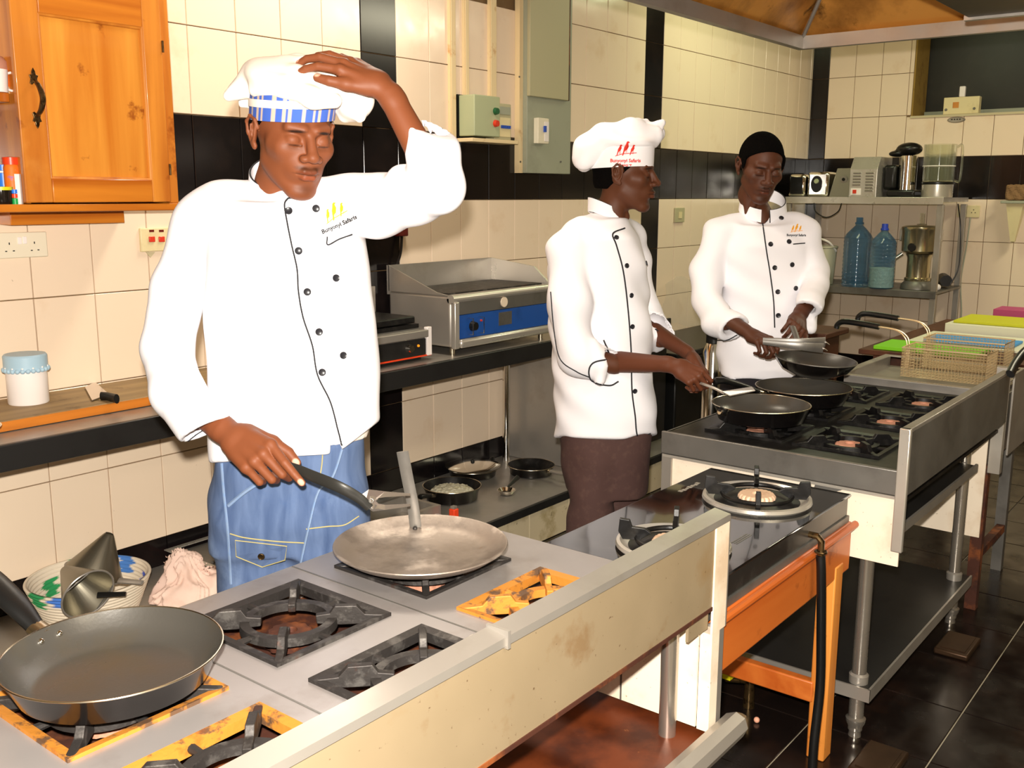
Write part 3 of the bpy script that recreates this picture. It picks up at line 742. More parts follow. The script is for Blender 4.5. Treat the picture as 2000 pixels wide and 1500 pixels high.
# jacket
f = Field((.78, 1.25, .80), (1.98, 2.12, 1.74), .0052)
S = [((1.3661,1.6958,0.9188), 0.1737, .122), ((1.3827,1.7006,1.0024), 0.1884, .125), ((1.3869,1.7016,1.1287), 0.1867, .120), ((1.3863,1.7045,1.2418), 0.1817, .115),
     ((1.3855,1.7071,1.3529), 0.1745, .115), ((1.3842,1.7063,1.4512), 0.1641, .108), ((1.3851,1.7071,1.5104), 0.1285, .085)]
f.chain([(1.2894,1.8596,1.4521), (1.2416,1.8988,1.3296), (1.1957,1.8857,1.2062)], [.066, .056, .054], k=.02)
f.chain([(1.1944,1.8847,1.1975), (1.1563,1.7949,1.1229), (1.14,1.6713,1.0554)], [.054, .053, .054], k=.02)
f.chain([(1.4678,1.5181,1.5041), (1.4721,1.4048,1.5274), (1.4554,1.3323,1.5433)], [.064, .052, .052], k=.03)
f.chain([(1.4554,1.3323,1.5433), (1.4585,1.3477,1.6058), (1.4677,1.3823,1.6754)], [.050, .050, .046], k=.014)
f.ell((1.4478,1.43,1.5624), (.02, .02, .02), k=.02)
# sleeve ends are cut square with the cuff and hollow
carve(f, [pl3((1.1198,1.7445,1.0234), (1.1512,1.6154,1.1064), (1.1903,1.74,1.032), (1.1696,1.5629,1.0127))], (.8, 1.2, .7), (1.5, 1.9, 1.2))
f.cone((1.1418,1.6957,1.062), (1.1416,1.5596,0.9935), .041, .052, k=.003, mode='sub')
carve(f, [pl3((1.4027,1.3857,1.6593), (1.4471,1.322,1.6355), (1.513,1.4165,1.6795), (1.4563,1.4202,1.725))], (1.2, 1.2, 1.3), (2.0, 2.0, 1.8))
f.cone((1.4685,1.3674,1.631), (1.4393,1.4564,1.7452), .040, .04, k=.003, mode='sub')
f.loft(S, RV, k=.005, e=2.3)
f.chain([(1.3522,1.7649,1.509), (1.3151,1.8228,1.4915), (1.2931,1.8583,1.463)], [.050, .056, .062], k=.045)
f.chain([(1.4238,1.6423,1.5128), (1.4597,1.5788,1.5078), (1.4678,1.5181,1.5041)], [.050, .060, .062], k=.025)
f.chain([(1.3599,1.74,1.5135), (1.3858,1.6389,1.5057)], [.045, .042], k=.02)
# hem line rises on the right, with an open notch at the front
carve(f, [pplane((1.3762,1.5434,0.999), (1.4601,1.4622,1.0802), (1.4208,1.4791,0.9737)), pplane((1.3762,1.5434,0.999), (1.3724,1.5403,0.9734), (1.4208,1.4791,0.9737))], (1.0, 1.2, .75), (1.9, 2.1, 1.1))
carve(f, [pplane((1.37,1.5691,1.0564), (1.3542,1.5618,0.968), (1.3659,1.5518,0.9841)), pplane((1.3713,1.5674,1.0564), (1.3776,1.539,0.9905), (1.3659,1.5518,0.9841)), (np.array((1.4092,1.601,1.0013)), N_(Fw))], (1.0, 1.2, .75), (1.9, 2.1, 1.1))
carve(f, [pplane((1.2054,1.7508,0.9695), (1.3558,1.5659,0.9883), (1.275,1.6538,0.9411))], (1.0, 1.2, .75), (1.9, 2.1, 1.1))
f.ell((1.3941,1.7173,1.5799), (.070, .064, .085), k=.006, mode='sub')
folds(f, .0011, [(14, 9, 22, 0, 1), (31, -17, 12, 1, .6), (5, 25, -38, 2, .5)])
V, Q = f.mesh(); V = relax(V, Q, 2, .45)
jk = sub_obj('jacket', V, Q, 'white_cloth', c1); B1 = bvh_of(V, Q)
ps = [(565,387),(556,400),(560,430),(570,480),(580,525),(583,570),(592,620),(608,670),(620,730),(645,785),(660,840),(668,872)]
FRONT1 = [(1.383,1.6957,1.518), (1.3764,1.7001,1.5052), (1.3743,1.6928,1.4733), (1.3731,1.6779,1.4201), (1.3727,1.6635,1.3722), (1.3676,1.6552,1.3243), (1.3657,1.6411,1.2712), (1.3691,1.6187,1.2127), (1.3668,1.6028,1.1521), (1.3752,1.5747,1.0958), (1.3765,1.5549,1.0373), (1.3772,1.5442,1.0054)]
piping('front_piping', B1, FRONT1, .0018, jk)
piping('neck_piping', B1, [(1.383,1.6957,1.518), (1.4016,1.6731,1.5212), (1.4161,1.657,1.5288)], .0018, jk)
piping('pocket_piping', B1, [(1.4223,1.6215,1.4395), (1.4204,1.6186,1.4224), (1.437,1.6013,1.4342), (1.456,1.5805,1.4449)], .0016, jk)
piping('cuff_piping', B1, [(1.1709,1.8066,1.0086), (1.1906,1.7877,1.0279), (1.2136,1.7645,1.0471)], .0013, jk)
buttons(B1, [(1.3799,1.6917,1.4924), (1.3803,1.6655,1.4095), (1.379,1.6407,1.3244), (1.3821,1.6111,1.2415), (1.3736,1.5958,1.1574), (1.4209,1.5966,1.3533), (1.4064,1.5652,1.1927), (1.4162,1.6473,1.4979)], .0078, jk)
emblem(B1, (1.3038,1.4569,1.4847), NR*.95+NU*.42, NU*.93-NR*.3, .044, 'emb_yellow', 'emb_text', jk, ['Bunyonyi Safaris'], .0112, off=.0026)
collar(c1, (1.3928,1.7162,1.5713), RV, .074, .068, -.006, .038, 8, 338, tiltf=.075, rake=-.05)
# undershirt strip in the notch
f = Field((1.0, 1.2, .8), (1.9, 2.1, 1.15), .006)
f.loft([((1.4109,1.6963,0.9977), 0.1362, .112), ((1.4082,1.6891,1.0693), 0.1362, .112)], RV, k=.002); V, Q = f.mesh()
sub_obj('undershirt', relax(V, Q, 1), Q, 'undershirt', c1)
# jeans
f = Field((.85, 1.25, .02), (1.95, 2.15, 1.02), .008)
f.loft([((1.3638,1.7135,0.7544), 0.1611, .10), ((1.3678,1.7141,0.8256), 0.1703, .118), ((1.3734,1.7159,0.9076), 0.1638, .112), ((1.3785,1.7059,1.0024), 0.1533, .108)], RV, k=.02, e=2.6)
for (px, r0) in ((498, .092), (640, .088)):
    p0 = np.array((1.367,1.7048,0.8457)) + NR*(px-570)/1938*2.2
    f.chain([p0, p0*(1, 1, 0)+(0, 0, .50)-NR*.005, p0*(1, 1, 0)+(0, 0, .08)], [r0, .088, .075], k=.035)
folds(f, .0016, [(40, 22, 30, 0, 1), (11, -27, 52, 1, .8), (5, 25, -38, 2, .5)])
V, Q = f.mesh(); V = relax(V, Q, 1, .4); jn = sub_obj('jeans', V, Q, 'denim', c1); BJ = bvh_of(V, Q)
for nm, pts, r, m in (('seam', [(1.2723,1.8214,0.9406), (1.266,1.8104,0.8793), (1.2583,1.7925,0.7901), (1.246,1.7736,0.6787)], .0030, 'denim_seam'),
        ('seam', [(1.4517,1.6133,1.0027), (1.4201,1.6256,0.9134), (1.3955,1.6465,0.8799), (1.3705,1.654,0.8018), (1.3486,1.6582,0.7259)], .0028, 'denim_seam'),
        ('pocket_edge', [(1.2677,1.7986,0.8481), (1.2955,1.773,0.8794), (1.3214,1.7472,0.9018)], .0045, 'denim_seam'),
        ('stitching', [(1.2608,1.7887,0.7879), (1.2806,1.7609,0.7791), (1.3217,1.7065,0.7715), (1.3592,1.6579,0.7683)], .0014, 'stitch'),
        ('stitching', [(1.3665,1.658,0.7984), (1.3968,1.6213,0.8042), (1.4199,1.5932,0.8076), (1.4424,1.5705,0.8266)], .0014, 'stitch'),
        ('fly_seam', [(1.4135,1.6495,0.9635), (1.408,1.6479,0.9357), (1.3979,1.6485,0.8966)], .0014, 'stitch')):
    piping(nm, BJ, pts, r, jn, m)
pf = drape(BJ, [(1.2676,1.7766,0.7768), (1.3346,1.6877,0.7638), (1.3275,1.6877,0.7348), (1.2943,1.7252,0.7201), (1.2637,1.7705,0.7411)], .006)
pb = [(p-n*.008, n) for p, n in pf]
if len(pf) == 5:
    mb = MB().add([p for p, _ in pf]+[p for p, _ in pb], [(0, 1, 2, 3, 4), (0, 5, 6, 1), (1, 6, 7, 2), (2, 7, 8, 3), (3, 8, 9, 4), (4, 9, 5, 0)])
    fp = obj('pocket_flap', mb, 'denim', jn, smooth=False)
    obj('flap_stitching', MB().tube([p+n*.001 for p, n in pf], .0012, 6, closed=True), 'stitch', jn)
buttons(BJ, [(1.2975,1.7277,0.7413)], .0075, jn, m='antique')
for o_ in jn.children:
    if o_.name.startswith('button'): o_.location = Vector(-Fh)*.007; o_.name = 'rivet_button'
shoes(c1, [(1.28, 1.74, 0), (1.44, 1.62, 0)], -NF+.3*NR)
# hat: striped band, white strip, floppy crown
def ring(O, Hm, rx, ry, z0, z1, yc=-.016, n=200, th=.002, flare=0., front=0., lat=0.):
    vs = []; fs = []
    for i in range(n):
        a = 2*PI*i/n; x = math.cos(a); y = math.sin(a)
        for (z, k) in ((z0, 1), (z1, 1+flare)):
            for t in (0, th):
                zz = z + front*(y+1)/2 + lat*x
                vs.append(O + Hm @ np.array([x*(rx*k+t), y*(ry*k+t)+yc, zz]))
    for i in range(n):
        b = 4*i; c = 4*((i+1) % n)
        fs += [(b+1, c+1, c+3, b+3), (b, b+2, c+2, c), (b+2, b+3, c+3, c+2), (b, c, c+1, b+1)]
    return np.array(vs), fs
V, Fs = ring(O1, H1, .080, .100, .014, .082, flare=.03, n=240, front=.030, lat=-.008)
colr = np.zeros((len(V), 3)); st = [(0, .22, 0), (.22, .32, 1), (.32, .42, 0), (.42, .52, 1), (.52, .86, 0), (.86, .98, 1), (.98, 1, 0)]
for i in range(240):
    u = (i/240*9) % 1; b = 0
    for a, e_, t in st:
        if a <= u < e_: b = t
    colr[4*i:4*i+4] = lc('BFA898') if b else lc('3A5CB4')
h1 = mesh_obj('hat', V, Fs, 'hatband', c1, ang=60, col=colr); h1['label'] = 'blue and beige striped hat band'
V, Fs = ring(O1, H1, .0825, .1025, .040, .055, flare=.015, th=.0025, front=.030, lat=-.008); mesh_obj('band_strip', V, Fs, 'hat_cotton', h1, ang=60)
f = Field(np.array((1.3798,1.6511,1.7324))-(.30, .30, .16), np.array((1.3798,1.6511,1.7324))+(.30, .30, .16), .004)
hu = H1[:, 2]; hr = H1[:, 0]; hf = H1[:, 1]
f.ell(O1+hu*.108-hf*.02, (.096, .110, .034), H1, k=.01)
f.ell((1.3701,1.6703,1.755), (.085, .08, .038), k=.03); f.chain([(1.4064,1.6806,1.7771), (1.3587,1.7377,1.7665), (1.3137,1.7689,1.7361)], [.034, .032, .014], k=.02); f.ell((1.4217,1.6173,1.7418), (.072, .08, .034), k=.03)
f.chain([(1.3511,1.6466,1.7597), (1.3146,1.7065,1.7505), (1.2852,1.7516,1.7228)], [.036, .030, .013], k=.014)
f.chain([(1.3936,1.7238,1.7583), (1.3426,1.7452,1.7247), (1.3188,1.754,1.7091)], [.035, .020, .008], k=.014)
f.chain([(1.2892,1.6666,1.7302), (1.2972,1.5823,1.7297), (1.3185,1.5332,1.7113), (1.3522,1.5054,1.7065)], [.016, .018, .019, .016], k=.014)
f.chain([(1.299,1.6454,1.755), (1.323,1.5815,1.7529), (1.3535,1.5278,1.7309), (1.4011,1.5069,1.7257)], [.018, .02, .02, .018], k=.012)
f.chain([(1.341,1.665,1.7779), (1.3662,1.6008,1.7796), (1.4009,1.55,1.7577)], [.016, .018, .018], k=.012)
f.ell((1.4286,1.5341,1.7135), (.034, .045, .040), k=.016); f.chain([(1.4104,1.5208,1.7026), (1.4165,1.506,1.6796)], [.024, .012], k=.012)
f.chain([(1.4286,1.5646,1.7061), (1.4251,1.5618,1.6825)], [.022, .010], k=.012)
f.ell(O1+hu*.02-hf*.016, (.080, .100, .075), H1, k=.004, mode='sub')
folds(f, .0016, [(60, 22, 40, 0, 1), (31, -57, 62, 1, .8)])
V, Q = f.mesh(); V = relax(V, Q, 1, .4); sub_obj('crown', V, Q, 'hat_cotton', h1)
hm, hq = hair_mesh(.003, .0035, .05, -.03); sub_obj('hair', O1 + hm @ H1.T, hq, 'hair', c1)

# ================= chef in profile with the tall hat =================
c2 = person('person in profile wearing a white hat with red emblem, white jacket and dark brown trousers', (2.83, 1.82, 0))
SK2 = '58321F'
O2, H2 = head_frame((2.9328,1.8262,1.5941), 80, 3, 0)
nk = H2.T @ (np.array((2.9148,1.8848,1.4446))-O2)
V, Q, c = head_mesh(1, SK2, tuple(nk), h=.0028, full=.90)
parts = [(O2 + (V*1.04) @ H2.T, Q)]; colr = [c]
# near (right) hand in front, holding a turner
W2 = (2.8194,1.5515,0.9866)
v_, q_, c_ = arm_part((2.8124,1.8503,0.9675), W2, dict(X=np.array((2.8251,1.4291,0.933))-np.array(W2), N=-NF*.85+.55*NU, side=1,
     curl=[(38, 62, 40), (50, 68, 40), (56, 70, 40), (60, 70, 40)], spread=(2, 0, -3, -6), thumb=(.85, .28, -.45, 12, 20)), skin='5E331F', cut=.25, er=.043, h=.0028)
parts.append((v_, q_)); colr.append(c_)
W2b = (2.9831,1.5764,0.9938)
v_, q_, c_ = arm_part((3.0761,1.8075,1.0588), W2b, dict(X=np.array((2.9407,1.4727,0.9103))-np.array(W2b), N=NR*.75+.6*NU-.1*NF, side=-1,
     curl=[(30, 50, 35), (36, 56, 38), (42, 60, 38), (46, 60, 38)], spread=(2, 0, -3, -6), thumb=(.9, .25, -.3, 10, 20)), skin='5E331F', cut=.2, er=.042, h=.0028)
parts.append((v_, q_)); colr.append(c_)
f = Field((2.3, 1.3, 0), (3.35, 2.4, 1.62), .013)
f.loft([((2.888,1.8612,0.6748), .10, .10), ((2.8901,1.8828,1.0715), .10, .10), ((2.8819,1.9043,1.3194), .10, .12), ((2.8939,1.8996,1.4065), .07, .10)], NR, k=.01)
f.cone((2.9026,1.8885,1.4065), (2.9218,1.8693,1.4759), .05, .05, k=.02)
f.chain([(2.7332,1.8976,1.3266), (2.7129,1.8569,1.0057), (2.7984,1.7689,0.9657)], [.035, .034, .036], k=.02)
f.chain([(3.0482,1.9048,1.3117), (3.0644,1.8655,1.0923), (3.0464,1.7369,1.0278)], [.035, .034, .034], k=.02)
for dx, dd in ((-.035, -.05), (.05, .06)):
    p0 = np.array((2.8901,1.8629,0.689))+NR*dx+NF*dd; f.chain([p0, p0*(1, 1, 0)+(0, 0, .42), p0*(1, 1, 0)+(0, 0, .08)], [.06, .045, .035], k=.02)
V, Q = f.mesh(); parts.append((relax(V, Q, 2), Q)); colr.append(np.tile(lc(SK2), (len(V), 1)))
V, Q = joined(parts); sub_obj('body', V, Q, 'skin', c2, col=np.concatenate(colr))
# jacket
f = Field((2.30, 1.35, .64), (3.30, 2.35, 1.52), .0062)
f.chain([(3.0798,1.8698,1.2751), (3.09,1.8387,1.1105), (3.056,1.7214,1.0172)], [.060, .058, .052], k=.02)
cuffcut(f, (3.09,1.8387,1.1105), (3.0486,1.655,0.9847), .62, .040)
f.chain([(2.7438,1.9219,1.3421), (2.6999,1.888,1.1593), (2.7013,1.853,0.9989)], [.072, .068, .062], k=.03)
f.chain([(2.7026,1.854,1.0073), (2.7754,1.7642,0.9623)], [.064, .056], k=.03)
cuffcut(f, (2.7008,1.8526,0.9956), (2.8386,1.6144,0.9497), .43, .042, tilt=-.35*NR-.2*NU)
f.chain([(2.7088,1.7936,1.0502), (2.7098,1.7603,0.9733), (2.7114,1.7683,0.9258)], [.012, .016, .012], k=.02)
S = [((2.8865,1.8553,0.6498), 0.1762, .145), ((2.8922,1.8674,0.818), 0.1770, .145), ((2.8948,1.8816,0.9807), 0.1742, .140), ((2.8866,1.8928,1.1428), 0.1745, .145),
     ((2.8862,1.9043,1.284), 0.1664, .165), ((2.8942,1.9075,1.3801), 0.1447, .165), ((2.9047,1.8993,1.4497), 0.0915, .10)]
f.loft(S, NR, k=.012, e=2.2)
f.chain([(2.9142,1.8966,1.4269), (2.8087,1.9196,1.3877), (2.7542,1.925,1.3416)], [.055, .062, .066], k=.03)
f.chain([(2.9442,1.8739,1.4233), (3.0257,1.8714,1.3769), (3.0743,1.8718,1.3118)], [.052, .058, .060], k=.03)
f.ell((2.9247,1.8884,1.4964), (.058, .060, .080), k=.006, mode='sub')
carve(f, [pplane((2.7665,1.9863,0.688), (2.9214,1.7864,0.6763), (2.8631,1.8437,0.6229))], (2.2, 1.2, .6), (3.4, 2.3, .9))
carve(f, [pplane((2.9181,1.7906,0.6763), (2.9889,1.7086,0.7015), (2.9639,1.7162,0.6234))], (2.2, 1.2, .6), (3.4, 2.3, .9))
folds(f, .0034, [(14, 9, 22, 0, 1), (31, -17, 22, 1, .8), (15, 25, -42, 2, .8), (48, 30, 33, 1, .35)])
V, Q = f.mesh(); V = relax(V, Q, 2, .45); jk = sub_obj('jacket', V, Q, 'white_cloth', c2); B2 = bvh_of(V, Q)
FR = [(1197,456),(1204,470),(1216,530),(1226,600),(1232,680),(1234,760),(1240,810),(1245,852)]
piping('front_piping', B2, [(2.9387,1.8287,1.414), (2.9108,1.8581,1.3949), (2.9125,1.8437,1.3553), (2.9139,1.8153,1.2692), (2.9057,1.7883,1.1487), (2.8917,1.7633,1.0109), (2.8734,1.7438,0.873), (2.8671,1.7251,0.7869), (2.8626,1.7079,0.7129), (2.8905,1.6763,0.7251)], .0028, jk)
piping('side_piping', B2, [(2.7503,2.0011,1.1996), (2.7389,1.9782,1.079), (2.7365,1.9491,0.9757), (2.6825,1.8453,0.9504), (2.7062,1.8097,0.9321)], .0020, jk)
piping('cuff_piping', B2, [(2.7547,1.7855,1.0526), (2.7598,1.7656,1.0092), (2.7656,1.7505,0.9842)], .0028, jk)
piping('cuff_piping', B2, [(2.7634,1.7553,0.9908), (2.7237,1.802,0.979), (2.7089,1.8119,0.9505), (2.7124,1.7972,0.9171), (2.7442,1.7528,0.9039), (2.7652,1.7303,0.9173)], .0028, jk)
piping('cuff_piping', B2, [(3.0403,1.7551,1.0615), (3.0513,1.7362,1.0456), (3.061,1.7184,1.0279)], .0026, jk)
buttons(B2, [(2.9166,1.847,1.3829), (2.9243,1.808,1.2882), (2.9192,1.7835,1.1883), (2.9057,1.768,1.0833), (2.8789,1.7348,0.8662), (3.0105,1.7825,1.2936)], .0085, jk)
collar(c2, (2.9243,1.8857,1.486), N_(NF*.98-.2*NR), .068, .068, -.014, .032, 10, 350, tiltf=.062, rake=-.1)
# trousers
f = Field((2.25, 1.4, .02), (3.35, 2.3, .80), .009)
f.loft([((2.8817,1.8438,0.487), 0.1445, .12), ((2.8954,1.8672,0.7247), 0.1671, .135)], NR, k=.02, e=2.4)
for dx, dd in ((-.038, -.055), (.062, .07)):
    p0 = np.array((2.8795,1.8542,0.6177))+NR*dx+NF*dd
    f.chain([p0, p0*(1, 1, 0)+(0, 0, .42)-NR*.01, p0*(1, 1, 0)+(0, 0, .07)-NR*.045], [.086, .078, .066], k=.018)
folds(f, .003, [(26, 22, 14, 0, 1), (11, -27, 22, 1, .8)])
V, Q = f.mesh(); sub_obj('trousers', relax(V, Q, 1), Q, 'trouser_brown', c2)
shoes(c2, [(2.70, 1.80, 0), (2.86, 1.86, 0)], N_(NR-.5*NF))
# hat
def hz(p): return O2 + H2 @ np.array(p)
V, Fs = ring(O2, H2, .086, .108, .012, .088, yc=-.018, flare=-.02, n=120, th=.002, front=.020)
ht = mesh_obj('hat', V, Fs, 'hat_white', c2, ang=60)
f = Field(O2-(.26, .26, .12), O2+(.26, .26, .27), .005)
f.ell(hz((0, -.020, .105)), (.098, .112, .030), H2, k=.01)
f.chain([(2.9972,1.7531,1.7278), (2.935,1.8153,1.7269), (2.8792,1.8806,1.7098), (2.8401,1.9197,1.6759), (2.8245,1.9291,1.6421)], [.030, .044, .046, .044, .036], k=.03)
f.chain([(3.069,1.7951,1.7325), (3.0408,1.8807,1.734), (2.9822,1.9478,1.711), (2.9126,1.9727,1.6659), (2.8835,1.9648,1.6272)], [.030, .042, .044, .036, .024], k=.03)
f.chain([(3.0048,1.782,1.7459), (3.0358,1.7491,1.7665)], [.024, .008], k=.014)
f.chain([(3.0196,1.7538,1.7153), (3.0311,1.7497,1.7494)], [.014, .008], k=.012)
f.chain([(2.9362,1.8367,1.7478), (2.9664,1.8036,1.7648), (3.0024,1.7934,1.7731)], [.018, .014, .010], k=.014)
f.ell(hz((0, -.018, .0)), (.084, .106, .084), H2, k=.004, mode='sub')
folds(f, .0022, [(50, 22, 30, 0, 1), (31, -47, 42, 1, .8), (12, 50, 25, .3, .8)])
V, Q = f.mesh(); V = relax(V, Q, 1, .4); sub_obj('crown', V, Q, 'hat_white', ht)
Vb, Fb = ring(O2, H2, .086, .108, .012, .088, yc=-.018, flare=-.02, n=120, th=.002, front=.020)
BB = BVHTree.FromPolygons(Vb.tolist()+V.tolist(), [tuple(q) for q in Fb]+[tuple(int(i)+len(Vb) for i in q) for q in Q])
emblem(BB, (2.8028,1.7471,1.6559), NR*.98-NF*.1, NU*1.+NR*.02, .064, 'emb_red', 'emb_red', ht, ['Bunyonyi Safaris', 'Resort'], .0150, back=.25, off=.0018)
hm, hq = hair_mesh(.004, .004, .05, -.05); sub_obj('hair', O2 + (hm*1.02) @ H2.T, hq, 'hair', c2)

# ================= bare-headed chef at the far stove =================
c3 = person('person without a hat, short black hair, in a white jacket, looking down into a wok', (3.64, 1.66, 0))
SK3 = '54301F'
O3, H3 = head_frame((3.6034,1.6449,1.6299), 20, 20, 3)
nk = H3.T @ (np.array((3.6927,1.6661,1.4267))-O3)
V, Q, c = head_mesh(1, SK3, tuple(nk), h=.003, full=.84)
parts = [(O3 + (V*1.03) @ H3.T, Q)]; colr = [c]
W3 = (3.3348,1.5384,1.0363)
v_, q_, c_ = arm_part((3.4227,1.7448,1.107), W3, dict(X=np.array((3.2987,1.4462,1.0154))-np.array(W3), N=NU*.85-.5*NF+.1*NR, side=1,
     curl=[(40, 60, 40), (50, 66, 40), (55, 70, 40), (58, 70, 40)], spread=(4, 0, -3, -6), thumb=(.85, .2, -.4, 12, 20)), skin='54301F', cut=.3, er=.043, h=.003)
parts.append((v_, q_)); colr.append(c_)
W3b = (3.5139,1.426,1.088)
v_, q_, c_ = arm_part((3.7465,1.4554,1.1793), W3b, dict(X=np.array((3.3811,1.3838,1.045))-np.array(W3b), N=-NF*.8+.5*NU+.2*NR, side=1,
     curl=[(40, 55, 40), (44, 60, 40), (48, 64, 40), (52, 66, 40)], spread=(5, 1, -4, -8), thumb=(.9, .5, -.15, 5, 15)), skin='54301F', cut=.3, er=.042, h=.003)
parts.append((v_, q_)); colr.append(c_)
f = Field((3.05, 1.2, 0), (4.2, 2.2, 1.62), .014)
f.loft([((3.676,1.623,0.8484), .12, .08), ((3.6861,1.6364,1.092), .12, .07), ((3.6752,1.6467,1.293), .12, .07), ((3.674,1.6594,1.3819), .09, .06)], NR, k=.01)
f.cone((3.6754,1.6606,1.3917), (3.6697,1.6697,1.4507), .05, .05, k=.02)
f.chain([(3.5798,1.7858,1.3515), (3.5212,1.8052,1.1744), (3.3774,1.6561,1.0598)], [.035, .035, .034], k=.02)
f.chain([(3.7638,1.5203,1.3534), (3.773,1.4662,1.2166), (3.6419,1.441,1.1294)], [.035, .035, .034], k=.02)
for dx in (-.085, .085):
    p0 = np.array((3.6705,1.6238,0.8284))+NR*dx; f.chain([p0, p0*(1, 1, 0)+(0, 0, .45), p0*(1, 1, 0)+(0, 0, .08)], [.06, .045, .035], k=.02)
V, Q = f.mesh(); parts.append((relax(V, Q, 2), Q)); colr.append(np.tile(lc(SK3), (len(V), 1)))
V, Q = joined(parts); sub_obj('body', V, Q, 'skin', c3, col=np.concatenate(colr))
# jacket
f = Field((3.00, 1.25, .80), (4.22, 2.15, 1.55), .0068)
f.chain([(3.5796,1.7909,1.3672), (3.53,1.8124,1.2334), (3.4727,1.7869,1.1294)], [.068, .062, .056], k=.02)
f.chain([(3.4727,1.7869,1.1294), (3.4097,1.7001,1.0686), (3.3565,1.5721,1.0215)], [.060, .058, .054], k=.02)
cuffcut(f, (3.4713,1.7857,1.1197), (3.2928,1.4414,0.9761), .50, .040, tilt=-.15*NU)
f.chain([(3.7637,1.5253,1.369), (3.7783,1.4817,1.2354), (3.7209,1.4556,1.1811)], [.062, .056, .050], k=.02)
f.chain([(3.722,1.4565,1.1889), (3.6061,1.4207,1.1299), (3.5237,1.4096,1.0751)], [.052, .046, .044], k=.02)
cuffcut(f, (3.722,1.4565,1.1889), (3.4284,1.3878,1.0396), .50, .034, tilt=-.3*NU)
f.chain([(3.7046,1.4379,1.1637), (3.612,1.4173,1.0368)], [.028, .016], k=.02)
S = [((3.6665,1.6434,0.8225), 0.1553, .12), ((3.6761,1.6415,0.9084), 0.1712, .125), ((3.6827,1.6284,1.0522), 0.1780, .118), ((3.6874,1.6393,1.2128), 0.1771, .115),
     ((3.6811,1.6515,1.3324), 0.1722, .115), ((3.6783,1.663,1.4113), 0.1238, .09)]
f.loft(S, NR, k=.012, e=2.3)
f.chain([(3.6561,1.6912,1.4112), (3.616,1.7534,1.3949), (3.5791,1.7904,1.3633)], [.050, .056, .062], k=.03)
f.chain([(3.696,1.6243,1.4117), (3.7369,1.5677,1.3963), (3.7606,1.528,1.3651)], [.050, .054, .060], k=.03)
f.ell((3.6997,1.6675,1.5133), (.074, .064, .080), k=.006, mode='sub')
folds(f, .0038, [(14, 9, 22, 0, 1), (31, -17, 22, 1, .8), (15, 25, -42, 2, .8), (48, 30, 33, 1, .35)])
V, Q = f.mesh(); V = relax(V, Q, 2, .45); jk = sub_obj('jacket', V, Q, 'white_cloth', c3); B3 = bvh_of(V, Q)
piping('front_piping', B3, [(3.6932,1.6308,1.4744), (3.6661,1.6548,1.4412), (3.6618,1.6513,1.4119), (3.6559,1.6285,1.3144), (3.6512,1.6042,1.2169), (3.6441,1.583,1.1194), (3.632,1.5681,1.0218)], .0026, jk)
piping('pocket_piping', B3, [(3.7237,1.5505,1.3401), (3.7526,1.5152,1.3441)], .0022, jk)
piping('cuff_piping', B3, [(3.3069,1.6451,1.0014), (3.3282,1.6187,1.0033), (3.3543,1.5914,1.0219)], .0022, jk)
buttons(B3, [(3.6217,1.6258,1.4308), (3.662,1.5777,1.4406), (3.6219,1.5981,1.3423), (3.667,1.5439,1.3521), (3.6184,1.5751,1.2537), (3.6614,1.5241,1.2655), (3.6122,1.5548,1.1633), (3.6568,1.5026,1.177), (3.6003,1.5426,1.0747)], .0095, jk)
emblem(B3, (3.4956,1.4466,1.398), NR*.98, NU-.05*NR, .042, 'emb_orange', 'emb_text', jk, ['Bunyonyi Safaris'], .011, off=.0022)
collar(c3, (3.6972,1.6707,1.5133), NR, .088, .078, -.006, .042, 6, 345, tiltf=.085, rake=-.05)
f = Field((3.1, 1.25, .02), (4.2, 2.15, .92), .010)
f.loft([((3.6711,1.6173,0.7041), .165, .10), ((3.6754,1.633,0.8784), .155, .105)], NR, k=.02, e=2.4)
for dx in (-.085, .085):
    p0 = np.array((3.6708,1.6206,0.7664))+NR*dx; f.chain([p0, p0*(1, 1, 0)+(0, 0, .42), p0*(1, 1, 0)+(0, 0, .07)], [.082, .074, .064], k=.018)
V, Q = f.mesh(); sub_obj('trousers', relax(V, Q, 1), Q, 'trouser_dark', c3)
shoes(c3, [(3.53, 1.68, 0), (3.70, 1.55, 0)], -NF)
hm, hq = hair_mesh(.0050, .0028, .056, -.030, burns=True); sub_obj('hair', O3 + (hm*1.03) @ H3.T, hq, 'hair', c3)

